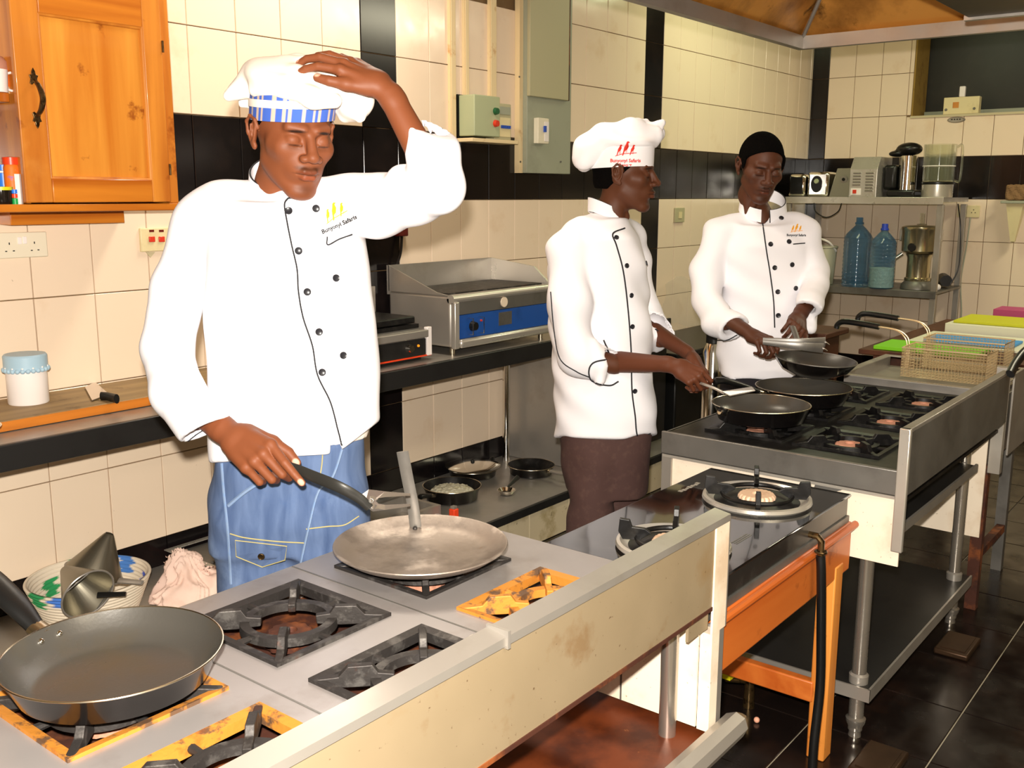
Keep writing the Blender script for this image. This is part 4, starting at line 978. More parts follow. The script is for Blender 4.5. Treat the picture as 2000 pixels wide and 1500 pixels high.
# ================= cookers =================
def plate_holes(x0, x1, y0, y1, z, th, holes):
    xs = sorted({x0, x1} | {h[0] for h in holes} | {h[1] for h in holes}); ys = sorted({y0, y1} | {h[2] for h in holes} | {h[3] for h in holes})
    mb = MB()
    for i in range(len(xs)-1):
        for j in range(len(ys)-1):
            cx, cy = (xs[i]+xs[i+1])/2, (ys[j]+ys[j+1])/2
            if any(h[0] < cx < h[1] and h[2] < cy < h[3] for h in holes): continue
            mb.box((xs[i], ys[j], z-th), (xs[i+1], ys[j+1], z))
    return mb
def grate(label, x0, y0, s, z, mats, group=None, h=.02, R=None, cap='burner_clay', capz=-.030, w=.016):
    """square cast-iron pan support: frame, ring, four stepped fingers on the diagonals"""
    c = (x0+s/2, y0+s/2, z); t = thing('pan_support', label, 'pan support', c, group)
    fm, im = mats; mb = MB(); a = s/2
    for k in range(4):
        R_ = Matrix.Rotation(k*PI/2, 3, 'Z')
        vs = [R_ @ Vector(p) + Vector(c) for p in [(-a, -a, -h), (a, -a, -h), (a-w, -a+w, -h), (-a+w, -a+w, -h), (-a, -a, 0), (a, -a, 0), (a-w, -a+w, -.003), (-a+w, -a+w, -.003)]]
        mb.add(vs, [(0, 3, 2, 1), (4, 5, 6, 7), (0, 1, 5, 4), (2, 3, 7, 6)])
    obj('frame', mb, fm, t, smooth=False)
    r = s*.30; mb = MB(); mb.lathe([(r-.009, -.017), (r+.009, -.017), (r+.008, -.002), (r-.008, -.002), (r-.009, -.017)], c, 40)
    obj('ring', mb, im, t)
    dg = math.sqrt(2)*a
    for k in range(4):
        ang = PI/4+k*PI/2; d = Vector((math.cos(ang), math.sin(ang), 0)); n = Vector((-d.y, d.x, 0)); th = .0065
        prof = [(dg-.008, -.016), (dg-.008, -.001), (dg*.74, .002), (dg*.66, .018), (dg*.45, .019), (dg*.40, .006), (dg*.26, .003), (dg*.27, -.012), (dg*.5, -.016)]
        poly = [Vector(c)+d*q+Vector((0, 0, zz))-n*th for q, zz in prof]
        obj('finger', MB().prism(poly, n*2*th), im, t, smooth=False, bev=.0015)
    for k in range(4):
        ang = k*PI/2; d = Vector((math.cos(ang), math.sin(ang), 0)); c_ = Vector(c)
        obj('stay', MB().tube([c_+d*(a-w)+Vector((0, 0, -.010)), c_+d*r+Vector((0, 0, -.010))], [.007, .005], 8), im, t)
    if cap:
        mb = MB(); n = 48; prof = [(.0, -.02), (.040, -.02), (.043, -.004), (.036, .004), (.014, .006), (.012, -.004), (0, -.004)]
        vs = []
        for rr, zz in prof:
            for q in range(n):
                an = 2*PI*q/n; k = 1+(.05 if q % 4 < 2 else -.02)*(rr > .03); vs.append((c[0]+rr*k*math.cos(an)+1e-5, c[1]+rr*k*math.sin(an), c[2]+capz+zz))
        fs = [(i*n+q, i*n+(q+1) % n, (i+1)*n+(q+1) % n, (i+1)*n+q) for i in range(len(prof)-1) for q in range(n)]
        mb.add(vs, fs); obj('burner_cap', mb, cap, t)
    return t
Z1 = .80
s1 = thing('gas_range', 'long stainless six-burner range in the foreground with a cream splashed front panel', 'stove', (1.1, 1.2, 0))
GX = [.225, .565, .905, 1.245]; GY = [.857, 1.18]; GS = .25
holes = [(x, x+GS, y, y+GS) for x in GX for y in GY]
obj('hob_top', plate_holes(.05, 1.625, .852, 1.50, Z1, .003, [(a, b, max(c_, .853), d_) for a, b, c_, d_ in holes]), 'steel_top', s1, smooth=False)
for yy in (.0,):
    obj('seam', MB().box((1.196, .93, Z1), (1.199, 1.50, Z1+.0012)), 'steel_dark', s1)
    obj('seam', MB().box((.852, .93, Z1), (.855, 1.50, Z1+.0012)), 'steel_dark', s1)
obj('well', MB().box((.05, .852, .720), (1.625, 1.495, .730)), 'rust', s1)
obj('back_face', MB().box((.05, 1.495, .70), (1.625, 1.505, Z1-.001)), 'steel', s1)
LX = 1.775
obj('front_lip', MB().add([(.05, .874, .904), (LX, .874, .904), (LX, .838, .898), (.05, .838, .898), (.05, .853, .798), (LX, .853, .798), (LX, .838, .884), (.05, .838, .884), (.05,.850,.884),(LX,.850,.884),(.05,.850,.80),(LX,.850,.80)],
    [(0, 3, 2, 1), (0, 1, 5, 4), (3, 7, 6, 2), (7, 8, 9, 6), (8, 10, 11, 9), (4, 5, 11, 10), (1, 2, 6, 9, 11, 5), (0, 4, 10, 8, 7, 3)]), 'steel', s1, smooth=False)
obj('lip_joint', MB().box((1.050, .834, .880), (1.056, .876, .908)), 'steel', s1)
obj('front_panel', MB().box((.05, .843, .717), (1.718, .849, .888)), 'steel_panel', s1, smooth=False)
obj('panel_hem', MB().box((.05, .841, .709), (1.718, .856, .717)), 'rust', s1, smooth=False)
obj('end_plate', MB().box((1.720, .840, .656), (1.776, .845, .888)), 'white_panel', s1, smooth=False)  # cream colour brighter than the front panel, carrying the light the flange reflects
obj('end_return', MB().box((1.776, .840, .656), (1.781, .868, .888)), 'steel', s1, smooth=False)
obj('skirt_piece', MB().box((1.636, .850, .668), (1.718, .856, .717)), 'steel_panel', s1, smooth=False)
obj('corner_post', MB().box((1.722, .841, .440), (1.754, .868, .655)), 'white_panel', s1, smooth=False)
obj('corner_edge', MB().box((1.756, .843, .440), (1.778, .868, .660)), 'steel', s1, smooth=False)
obj('side_panel', MB().box((1.716, .869, .446), (1.722, 1.48, .70)), 'white_panel', s1, smooth=False)
obj('panel_joint', MB().box((1.7145, 1.047, .446), (1.7165, 1.051, .70)), 'steel_dark', s1)
for (x, y) in ((1.685, .916), (1.685, 1.44), (.12, .916), (.12, 1.44)):
    lg = obj('leg', MB().cyl((x, y, .0), (x, y, .69), .018, 20), 'steel_leg', s1)
    obj('bracket', MB().box((x-.030, y-.03, .680), (x+.030, y+.03, .718)), 'rust', lg, bev=.004)
obj('lower_shelf', MB().box((.05, .845, .417), (1.745, 1.50, .427)), 'rust_shelf', s1, smooth=False)
obj('shelf_rim', MB().tube([(.05, .812, .440), (1.785, .812, .440)], [(.028, .032)]*2, 8), 'steel', s1, smooth=False)
obj('rim_end', MB().tube([(1.785, .812, .440), (1.815, .812, .440)], [(.028, .032), (.012, .016)], 8), 'steel_panel', s1, smooth=False)
labs = {(1, 1): ('grey iron pan support under the big frying pan', 'iron_orange'), (1, 0): ('orange painted iron pan support at the bottom edge, front row', 'iron_orange'),
        (2, 1): ('dark iron pan support with empty rusty burner, between frying pan and griddle pan', 'iron'), (2, 0): ('dark iron pan support beside the front lip, ribbed clay burner showing', 'iron'),
        (3, 1): ('dark iron pan support under the flat iron griddle pan', 'iron'), (3, 0): ('orange rusty pan support at the right end of the front range', 'iron_orange')}
for (i, j), (lb, fm) in labs.items():
    im = 'iron_orange' if (i, j) == (3, 0) else 'iron'
    grate(lb, GX[i], GY[j], GS, Z1+.006, (fm, im), 'pan supports of the front range', cap='burner_clay' if (i, j) != (2, 1) else 'rust')
single('garlic_clove', MB().lathe([(0, -.004), (.008, -.003), (.011, 0), (.006, .004), (0, .006)], (0, 0, 0), 10, sx=1.5), 'garlic', 'small white garlic scrap on the steel beside the front lip', 'garlic').location = (1.1699,1.0015,0.805)

# ---- pans ----
def pan_profile(r, h, t=.003, lip=.0):
    rb = r*.78
    return [(0, 0), (rb, 0), (rb+.012, .004), (r-.012, h*.55), (r-.002, h*.93), (r, h), (r-t*.5, h+.001), (r-t, h-.001), (r-t-.010, h*.55), (rb-.002, t+.004), (rb-.014, t), (0, t)]
def frying_pan(label, c, r, h, ang, hl=.19, rise=.05, mat_in='nonstick', group=None, rivets=True, handle='plastic_black', hw=.015, hr=.011, ferr=True, cat='pan'):
    t = thing('frying_pan', label, cat, c, group); pr_ = pan_profile(r, h); n = 64
    obj('bowl', MB().lathe(pr_[:6], c, n), 'nonstick_out', t); obj('cooking_surface', MB().lathe(pr_[6:], c, n), mat_in, t)
    obj('rim', MB().tube(arc(Vector(c)+Vector((0, 0, h)), r-.001, 0, 2*PI, n)[:-1], .0016, 6, closed=True), 'rim_metal', t)
    d = Vector((math.cos(ang), math.sin(ang), 0)); C_ = Vector(c); n_ = Vector((-d.y, d.x, 0))
    p0 = C_+d*(r-.002)+Vector((0, 0, h*.72)); pts = [p0, p0+d*.025+Vector((0, 0, .008)), p0+d*hl*.4+Vector((0, 0, rise*.55)), p0+d*hl*.8+Vector((0, 0, rise)), p0+d*hl+Vector((0, 0, rise*.98))]
    if ferr: obj('ferrule', MB().tube(pts[:2], [(hw*.9, hr*.8)]*2, 12, flat=n_), 'rim_metal', t)
    bz = bez(pts[1:], 8); m = len(bz); rs = []
    for i in range(m):
        u = i/(m-1); k = .75+.35*math.sin(PI*min(1, u*1.15)*.9)+(.25*u); k *= 1 if u < .97 else .6
        rs.append((hw*k, hr*(.8+.3*u)*(1 if u < .97 else .6)))
    hd_ = obj('handle', MB().tube(bz, rs, 14, flat=n_), handle, t)
    e = bz[-4]; obj('hanging_hole', MB().tube([e+Vector((0, 0, hr*1.02))+n_*.0, e+Vector((0, 0, hr*1.12))], [(hw*.45, hw*.3)]*2, 14), 'plastic_black', hd_)
    if rivets:
        for sgn in (-1, 1):
            q = C_+d*(r-.011)+n_*sgn*.016+Vector((0, 0, h*.70)); obj('rivet', MB().sphere(q, .0052, 8), 'chrome', t)
    return t
frying_pan('large black frying pan nearest the camera, black handle towards the basket', (.70, 1.292, Z1+.026), .155, .048, math.radians(99), hl=.185, rise=.070, hw=.019, hr=.013)
# flat iron griddle pan (tava)
tc_ = (1.3563,1.2988,0.838)
tv = thing('griddle_pan', 'round flat worn iron griddle pan with an upright strap handle on the front range', 'pan', (tc_[0], tc_[1], Z1+.026))
c_ = Vector((tc_[0], tc_[1], Z1+.026))
obj('plate', MB().lathe([(0, 0), (.118, 0), (.150, .008), (.170, .022), (.1725, .0245), (.1715, .0265), (.168, .026), (.147, .012), (.118, .0045), (0, .0035)], c_, 72), 'tava_iron', tv)
hp = [(1.4485,1.4011,0.8356), (1.4413,1.4019,0.8881), (1.4321,1.4066,0.9451), (1.4199,1.408,1.0058)]
obj('strap_handle', MB().tube(bez(hp, 6), [(.0125, .0022)]*19, 8, flat=Rt), 'steel_dark', tv)
for k in (0, 1): obj('rivet', MB().sphere(Vector((1.4463,1.4005,0.8352))-Vector((0, 0, .012*k))+Fh*(-.004), .005, 8), 'iron', tv)
# serving fork held by the first chef
fk = thing('serving_fork', 'grey two-pronged serving fork held over the griddle pan', 'fork', (1.1832,1.427,1.0011))
h_ = [(1.1969,1.5347,1.0065), (1.2048,1.4904,1.0022), (1.2106,1.4477,0.9942), (1.2232,1.3866,0.9812), (1.2508,1.3606,0.9572), (1.268,1.3484,0.9349)]
bz = bez(h_, 6); rs = [(.0085+.003*math.sin(PI*i/(len(bz)-1)), .0035) for i in range(len(bz))]
obj('handle', MB().tube(bz, rs, 12, flat=Vv), 'fork_grey', fk)
A = [(706,968), (722,957), (752,962), (800,965), (800,969), (752,972), (737,974), (734,979), (738,985), (752,988), (800,987), (800,992), (752,996), (728,996), (716,985)]
PA = [(1.2587,1.3602,0.9615), (1.2686,1.3506,0.9712), (1.3044,1.3429,0.9601), (1.3618,1.3311,0.9444), (1.3612,1.3306,0.9404), (1.3028,1.3415,0.9493), (1.2878,1.3445,0.9503), (1.2805,1.3441,0.946), (1.2862,1.3432,0.9396), (1.3007,1.3398,0.9346), (1.3588,1.3287,0.9244), (1.358,1.3281,0.9195), (1.2992,1.3386,0.9249), (1.2706,1.3429,0.9282), (1.2591,1.353,0.9403)]
obj('prongs', MB().prism(PA[::-1], Fw*.003), 'blade', fk, smooth=False)
obj('hole_rim', MB().tube([Vector((1.2638,1.3392,0.9521))+Rt*.004*math.cos(a)+Vv*.004*math.sin(a) for a in [PI*k/6 for k in range(12)]], .0009, 5, closed=True), 'steel_dark', fk)

# ---- glass-topped two-burner hob on its wooden table ----
ZG = .742
gh = thing('glass_hob', 'black glass two-burner gas hob standing on an orange wooden table', 'stove', (2.16, 1.07, .68))
obj('glass_top', MB().box((1.752, .868, ZG-.006), (2.572, 1.285, ZG)), 'black_glass', gh, bev=.003)
obj('body', MB().box((1.76, .874, .682), (2.565, 1.28, ZG-.006)), 'hob_body', gh, bev=.004, smooth=False)
obj('base_edge', MB().box((1.755, .870, .664), (2.57, 1.284, .682)), 'steel_dark', gh)
obj('top_logo', MB().prism([(2.40, 1.215, ZG+.0003), (2.405, 1.19, ZG+.0003), (2.43, 1.185, ZG+.0003), (2.45, 1.20, ZG+.0003), (2.44, 1.225, ZG+.0003)], (0, 0, .0004)), 'steel_bright', gh, smooth=False)
for k in range(7): obj('top_print', MB().box((2.30+k*.016, 1.232-(k % 2)*.002, ZG+.0002), (2.312+k*.016, 1.244-(k % 3)*.002, ZG+.0006)), 'steel_bright', gh, smooth=False)
for k in range(3): obj('safety_print', MB().box((2.02, .935+k*.006, ZG+.0002), (2.10, .938+k*.006, ZG+.0006)), 'steel_dark', gh)
def ring_burner(x, y, r):
    b = obj('burner', MB().lathe([(r*.55, .002), (r*.8, .001), (r*.90, .008), (r*.97, .016), (r+.004, .014), (r+.006, .006), (r, 0), (r*.6, -.001)], (x, y, ZG), 64), 'steel_bright', gh)
    obj('drip_tray', MB().lathe([(0, .004), (r*.5, .004), (r*.56, .002), (r*.8, .0015), (r*.86, .004)], (x, y, ZG), 48), 'iron_black', b)
    mb = MB(); n = 60; prof = [(0, .014), (.012, .014), (.014, .020), (.042, .020), (.047, .014), (.047, .008), (.03, .005)]
    vs = []
    for rr, zz in prof[::-1]:
        for q in range(n):
            k = 1+(.035 if q % 3 else -.04)*(rr > .03); an = 2*PI*q/n; vs.append((x+rr*k*math.cos(an), y+rr*k*math.sin(an), ZG+zz))
    mb.add(vs, [(i*n+q, i*n+(q+1) % n, (i+1)*n+(q+1) % n, (i+1)*n+q) for i in range(len(prof)-1) for q in range(n)])
    obj('flame_cap', mb, 'brass_cap', b)
    obj('outer_ring', MB().tube(arc((x, y, ZG+.018), r*.66, 0, 2*PI, 40)[:-1], .006, 8, closed=True), 'iron_black', b)
    for k in range(4):
        an = .45+k*PI/2; d = Vector((math.cos(an), math.sin(an), 0)); c = Vector((x, y, ZG)); n_ = Vector((-d.y, d.x, 0))*.006
        pf = [(r*.40, .030), (r*.52, .040), (r*.75, .042), (r*.80, .058), (r*.98, .060), (r*1.0, .030), (r*.92, .012), (r*.62, .012)]
        obj('prong', MB().prism([c+d*a+Vector((0, 0, z))-n_ for a, z in pf][::-1], n_*2), 'iron_black', b, smooth=False, bev=.001)
ring_burner(*(2.3564,1.0418,0.75)[:2], .135); ring_burner(*(1.9115,1.0401,0.75)[:2], .125)
gi = obj('gas_inlet', MB().tube([(2.30, .876, .702), (2.30, .852, .702), (2.30, .842, .69), (2.30, .842, .655)], .0085, 10), 'antique', gh)
obj('hose_clip', MB().tube(arc((2.30, .842, .664), .0135, 0, 2*PI, 16)[:-1], .003, 6, closed=True), 'antique', gi)
hose = bez([(2.30, .842, .654), (2.302, .838, .60), (2.318, .835, .45), (2.322, .83, .30), (2.30, .828, .15), (2.28, .82, .03), (2.22, .80, .012), (2.0, .72, .012)], 8)
single('gas_hose', MB().tube(hose, .0115, 12), 'rubber', 'black rubber gas hose hanging in front of the wooden table leg', 'hose', loc=(2.30, .842, .3))
tb_ = thing('wooden_table', 'low orange-stained wooden table carrying the black glass hob', 'table', (2.16, 1.07, 0))
obj('front_rail', MB().box((1.80, .865, .525), (2.585, .893, .663)), 'table_wood', tb_, bev=.006)
obj('rail_moulding', MB().tube([(1.80, .862, .651), (2.60, .862, .651)], .010, 10), 'table_wood', tb_)
obj('back_rail', MB().box((1.80, 1.26, .565), (2.585, 1.29, .663)), 'table_wood', tb_, bev=.006)
for x in (1.80, 2.555): obj('end_rail', MB().box((x, .894, .565), (x+.03, 1.259, .663)), 'table_wood', tb_, bev=.004)
for (x, y) in ((2.475, .862), (2.475, 1.24), (1.81, 1.02), (1.81, 1.24)): obj('leg', MB().box((x, y, 0), (x+.055, y+.05, .563)), 'leg_wood', tb_, bev=.004)
obj('foot_rail', MB().box((2.47, .903, .165), (2.50, 1.239, .225)), 'table_wood', tb_, bev=.004)

# ---- second range ----
Z2 = .815
s2 = thing('gas_range', 'black topped six-burner range at the right with a long steel guard rail', 'stove', (3.2, 1.1, 0))
G2X = [2.70, 3.06, 3.42]; G2Y = [.845, 1.125]; g2 = .25
h2 = [(x, x+g2, y, y+g2) for x in G2X for y in G2Y]
obj('hob_top', plate_holes(2.60, 3.78, .76, 1.46, Z2, .004, h2), 'iron_black', s2, smooth=False)
obj('well', MB().box((2.61, .77, .70), (3.77, 1.45, .71)), 'iron_black', s2)
obj('end_face', MB().box((2.592, .735, .752), (2.605, 1.465, Z2+.006)), 'steel_dark', s2, bev=.003)
obj('back_face', MB().box((2.60, 1.455, .70), (3.78, 1.465, Z2)), 'steel_dark', s2)
obj('end_hem', MB().box((2.594, .74, .742), (2.60, 1.46, .750)), 'steel_bright', s2)
obj('guard_rail', MB().box((2.60, .735, .755), (3.70, .745, .925)), 'steel_dark', s2, smooth=False)
obj('rail_cap', MB().box((2.59, .735, .925), (3.70, .760, .936)), 'steel', s2, bev=.002)
obj('rail_post', MB().box((2.588, .733, .60), (2.604, .762, .936)), 'steel_bright', s2, bev=.003)
obj('end_board', MB().box((2.606, .745, .555), (2.612, 1.455, .742)), 'white_panel', s2, smooth=False)
obj('torn_lip', MB().add([(2.600, .98, .742), (2.600, .90, .742), (2.597, .985, .70), (2.596, 1.0, .66)], [(0, 1, 2), (0, 2, 3)]), 'steel_dark', s2)
obj('corner_strip', MB().box((2.596, 1.43, .48), (2.606, 1.462, .742)), 'steel', s2, smooth=False)
for (x, y) in ((2.67, .845), (3.655, .845), (2.67, 1.40), (3.655, 1.40)):
    lg = obj('leg', MB().cyl((x, y, .02), (x, y, .75), .020, 20), 'steel_leg', s2)
    obj('foot', MB().lathe([(0, 0), (.018, 0), (.016, .02), (.027, .045), (.028, .055), (.021, .06), (.021, .11)], (x, y, 0), 20), 'steel_leg', lg)
    obj('collar', MB().lathe([(.020, 0), (.026, .004), (.027, .03), (.021, .036)], (x, y, .16), 20), 'steel', lg)
obj('lower_shelf', MB().box((2.64, .807, .158), (3.72, 1.44, .166)), 'edge_dark', s2, smooth=False)
obj('shelf_rim', MB().box((2.635, .80, .13), (3.725, .806, .168)).box((2.632, .80, .13), (2.638, 1.44, .168)), 'steel', s2, smooth=False)
obj('drip_shelf', MB().box((2.75, .801, .600), (3.62, 1.40, .606)), 'edge_dark', s2, smooth=False)
obj('drip_rim', MB().box((2.75, .792, .585), (3.62, .800, .612)), 'steel', s2)
obj('burner_pipe', MB().cyl((2.75, .93, .70), (3.7, .93, .70), .012, 12), 'steel_bright', s2)
for k, (i, j) in enumerate([(i, j) for i in range(3) for j in range(2)]):
    nm = ['first', 'second', 'third'][i]
    lb = {(0, 0): 'black pan support at the near corner of the right range, beside the guard rail', (0, 1): 'black pan support under the nearer of the two small frying pans', (1, 0): 'black pan support in the middle of the guard rail row',
          (1, 1): 'black pan support under the farther small frying pan', (2, 0): 'black pan support by the guard rail, next to the fryer tray', (2, 1): 'black pan support under the wok'}[(i, j)]
    grate(lb, G2X[i], G2Y[j], g2, Z2+.008, ('iron_black', 'iron_black'), 'pan supports of the right range', h=.016, capz=-.012)
frying_pan('small black frying pan nearer to the chef in profile', (2.835, 1.255, Z2+.028), .150, .052, math.radians(160), hl=.02, rise=.01, rivets=False, hw=.01)
frying_pan('small black frying pan behind the nearer one, handle pointing back left', (3.185, 1.262, Z2+.028), .158, .052, math.radians(150), hl=.20, rise=.055, rivets=False)
# wok held by the third chef
wc = Vector((3.3504,1.2888,0.9845)); wc.z = .965
wk = thing('wok', 'deep black wok held by the bareheaded chef', 'wok', wc)
n = 56; R_ = Matrix.Rotation(math.radians(4), 3, 'X')
obj('bowl', MB().lathe([(0, -.062), (.07, -.058), (.115, -.035), (.137, -.006), (.140, 0)], wc, n, R_), 'nonstick_out', wk)
obj('inner_surface', MB().lathe([(.138, 0), (.134, -.006), (.112, -.033), (.07, -.054), (0, -.058)], wc, n, R_), 'nonstick', wk)
obj('rim', MB().tube([wc+R_ @ Vector((.139*math.cos(2*PI*k/n), .139*math.sin(2*PI*k/n), 0)) for k in range(n)], .002, 6, closed=True), 'steel_dark', wk)
wh = [(3.2876,1.328,1.0135), (3.3256,1.3525,1.0356), (3.3708,1.3863,1.0643)]
obj('handle', MB().tube(bez(wh, 5), [(.013, .009)]*11, 12), 'steel_dark', wk)
tg = thing('tongs', 'steel tongs held across the wok by the bareheaded chef', 'tongs', (3.2478,1.3871,1.0411))
for k, (a, b, cc) in enumerate((((3.2324,1.4364,1.0311), (3.2706,1.322,1.0303), (3.3274,1.25,1.0306)), ((3.2127,1.4272,1.027), (3.2494,1.3126,1.0195), (3.3006,1.2457,1.0128)))):
    obj('arm', MB().tube(bez([a, b, cc], 5), [(.009+.0008*i, .0022) for i in range(11)], 8, flat=Up), 'steel_dark', tg)
    obj('tip', MB().tube([cc, Vector(cc)+Rt*.012-Up*.008], [(.014, .003), (.010, .002)], 8, flat=Fh), 'blade', tg)
# turner held by the second chef
tn = thing('turner', 'thin metal turner held over the nearer small frying pan', 'turner', (2.8024,1.3905,0.9279))
obj('handle', MB().tube(bez([(2.8266,1.4608,0.9355), (2.7979,1.3972,0.9311), (2.7884,1.3569,0.9213)], 4), [(.005, .002)]*9, 8), 'steel', tn)
obj('blade', MB().prism([(2.7839,1.3635,0.9244), (2.7697,1.3302,0.9179), (2.7841,1.2535,0.9415), (2.8341,1.2885,0.9407)], (0, 0, .003)), 'steel', tn, smooth=False)

# ---- deep fryer behind the second range ----
fr = thing('deep_fryer', 'steel fryer table beyond the black range, holding wire baskets', 'fryer', (4.05, 1.1, 0))
fx0, fx1, fy0_, fy1_ = 3.79, 4.40, .80, 1.38
obj('tray_rim', plate_holes(fx0, fx1, fy0_, fy1_, .842, .004, [(fx0+.03, fx1-.03, fy0_+.03, fy1_-.03)]), 'steel_bright', fr, smooth=False)
obj('basin', MB().box((fx0+.03, fy0_+.03, .79), (fx1-.03, fy1_-.03, .80)).box((fx0+.028, fy0_+.03, .79), (fx0+.032, fy1_-.03, .84)).box((fx0+.03, fy1_-.032, .79), (fx1-.03, fy1_-.028, .84)), 'steel', fr, smooth=False)
obj('cabinet', MB().box((fx0+.01, fy0_+.01, .56), (fx1, fy1_-.01, .788)), 'steel', fr, bev=.004, smooth=False)
obj('corner_post', MB().box((3.795, .758, .54), (3.83, .80, .93)), 'steel_bright', fr, bev=.002)
obj('side_sheet', MB().box((3.86, .75, .60), (4.4, .756, .90)), 'steel', fr)
for (x, y) in ((3.84, .82), (4.33, .84), (3.84, 1.34), (4.33, 1.34)): obj('leg', MB().box((x-.02, y-.02, 0), (x+.02, y+.02, .559)), 'rust' if x < 4 else 'steel_dark', fr, smooth=False)
obj('cross_bar', MB().box((3.862, .82, .17), (4.308, .85, .20)), 'rust', fr)
obj('end_tiles', MB().box((3.77, .80, .30), (3.778, 1.1, .79)), 'white_panel', fr, smooth=False)
def wire_basket(label, x0, x1, y0, y1, z0, z1, hx, hy):
    t = thing('fryer_basket', label, 'basket', ((x0+x1)/2, (y0+y1)/2, z0), 'wire fryer baskets')
    def wall(a, b, nm):
        mb = MB(); a = Vector(a); b = Vector(b); nu = int((b-a).length/.0115); nv = int((z1-z0)/.0105); r = .0011
        for i in range(nu+1):
            p = a.lerp(b, i/nu); mb.tube([p, p+Vector((0, 0, z1-z0))], r, 3)
        for j in range(nv+1):
            zz = Vector((0, 0, (z1-z0)*j/nv)); mb.tube([a+zz, b+zz], r, 3)
        obj(nm, mb, 'wire', t)['kind'] = 'stuff'
    wall((x0, y0, z0), (x0, y1, z0), 'mesh_side'); wall((x1, y0, z0), (x1, y1, z0), 'mesh_side'); wall((x0, y0, z0), (x1, y0, z0), 'mesh_side'); wall((x0, y1, z0), (x1, y1, z0), 'mesh_side')
    mb = MB(); ny = int((y1-y0)/.014)
    for i in range(ny+1): y = y0+(y1-y0)*i/ny; mb.tube([(x0, y, z0), (x1, y, z0)], .001, 3)
    nx = int((x1-x0)/.014)
    for i in range(nx+1): x = x0+(x1-x0)*i/nx; mb.tube([(x, y0, z0), (x, y1, z0)], .001, 3)
    obj('mesh_bottom', mb, 'wire', t)['kind'] = 'stuff'
    obj('top_frame', MB().tube([(x0, y0, z1), (x1, y0, z1), (x1, y1, z1), (x0, y1, z1)], .0032, 8, closed=True), 'wire', t)
    for sgn in (-1, 1):
        y = y1; xm = (x0+x1)/2+sgn*.014
        obj('handle_wire', MB().tube(bez([(xm, y1+.003, z0+.02), (xm, y1+.004, z1), (xm, y1+.02, z1+.035), (xm-sgn*.006, y1+.06, z1+.055), (xm-sgn*.010, y1+hy, z1+.062)], 5), .0028, 8), 'wire', t)
    e = Vector(((x0+x1)/2, y1+hy-.03, z1+.060))
    obj('grip', MB().tube(bez([e, e+Vector((0, .06, .006)), e+Vector((0, .14, .010)), e+Vector((0, .165, -.004)), e+Vector((0, .170, -.02))], 4), [(.012, .011)]*17, 10), 'plastic_black', t)
    return t
wire_basket('nearer wire fryer basket resting on the fryer tray', 3.86, 4.03, .85, 1.15, .848, .958, 0, .15)
wire_basket('farther wire fryer basket behind the nearer one', 4.13, 4.30, .85, 1.15, .85, .965, 0, .16)
single('frying_pan', MB().tube(bez([(3.62, .72, .938), (3.72, .725, .962), (3.84, .72, .99), (4.02, .70, 1.01)], 6), [(.016, .011)]*19, 12), 'plastic_black', 'black pan handle with chrome rivets lying on the guard rail', 'pan', loc=(3.8, .72, .95))

# ================= wall bench and what stands on it =================
bn = thing('steel_bench', 'long dark-edged steel worktop against the tiled wall with a lower shelf', 'worktop', (2.5, 2.87, 0))
obj('top', MB().box((.3, 2.66, .855), (4.75, 3.118, .866)), 'steel', bn, smooth=False)
obj('front_edge', MB().box((.3, 2.645, .795), (4.75, 2.665, .868)), 'edge_dark', bn, bev=.003)
obj('lower_shelf', MB().box((.3, 2.50, .188), (4.75, 3.118, .198)), 'steel', bn, smooth=False)
obj('shelf_edge', MB().box((.3, 2.485, .165), (4.75, 2.50, .200)), 'edge_dark', bn, bev=.002)
for x, y in ((3.82, 3.05), (.6, 3.05), (.6, 2.7), (4.7, 2.7), (4.7, 3.05)): obj('leg', MB().cyl((x, y, .198), (x, y, .855), .019, 16), 'chrome', bn)
obj('side_sheet', MB().box((3.89, 2.665, .20), (3.90, 3.11, .853)), 'steel', bn, smooth=False)
obj('front_sheet', MB().box((3.90, 2.665, .20), (4.745, 2.675, .793)), 'edge_dark', bn, smooth=False)
ch_ = thing('chest_cabinet', 'low black cabinet against the wall behind the second chef', 'cabinet', (5.5, 2.8, 0))
obj('body', MB().box((4.8, 2.63, .175), (6.35, 3.115, .63)), 'plastic_black', ch_, bev=.01)
obj('lid', MB().box((4.79, 2.62, .632), (6.36, 3.117, .665)), 'edge_dark', ch_, bev=.006)
# gas cylinder-like steel canister between the chefs
cy = thing('steel_canister', 'tall narrow steel canister with black cap behind the range, between two chefs', 'canister', (3.55, 1.95, 0))
cc_ = Vector((3.8721,1.9445,0.8309)); 
obj('body', MB().lathe([(0, 0), (.045, 0), (.048, .02), (.048, .86), (.03, .90), (0, .90)], (cc_.x, cc_.y, 0), 24), 'chrome', cy)
obj('cap', MB().lathe([(0, .9), (.034, .9), (.034, .97), (0, .97)], (cc_.x, cc_.y, 0), 20), 'plastic_black', cy)
cy.location = (cc_.x, cc_.y, 0)
for o_ in cy.children: o_.location = (3.55-cc_.x, 1.95-cc_.y, 0)
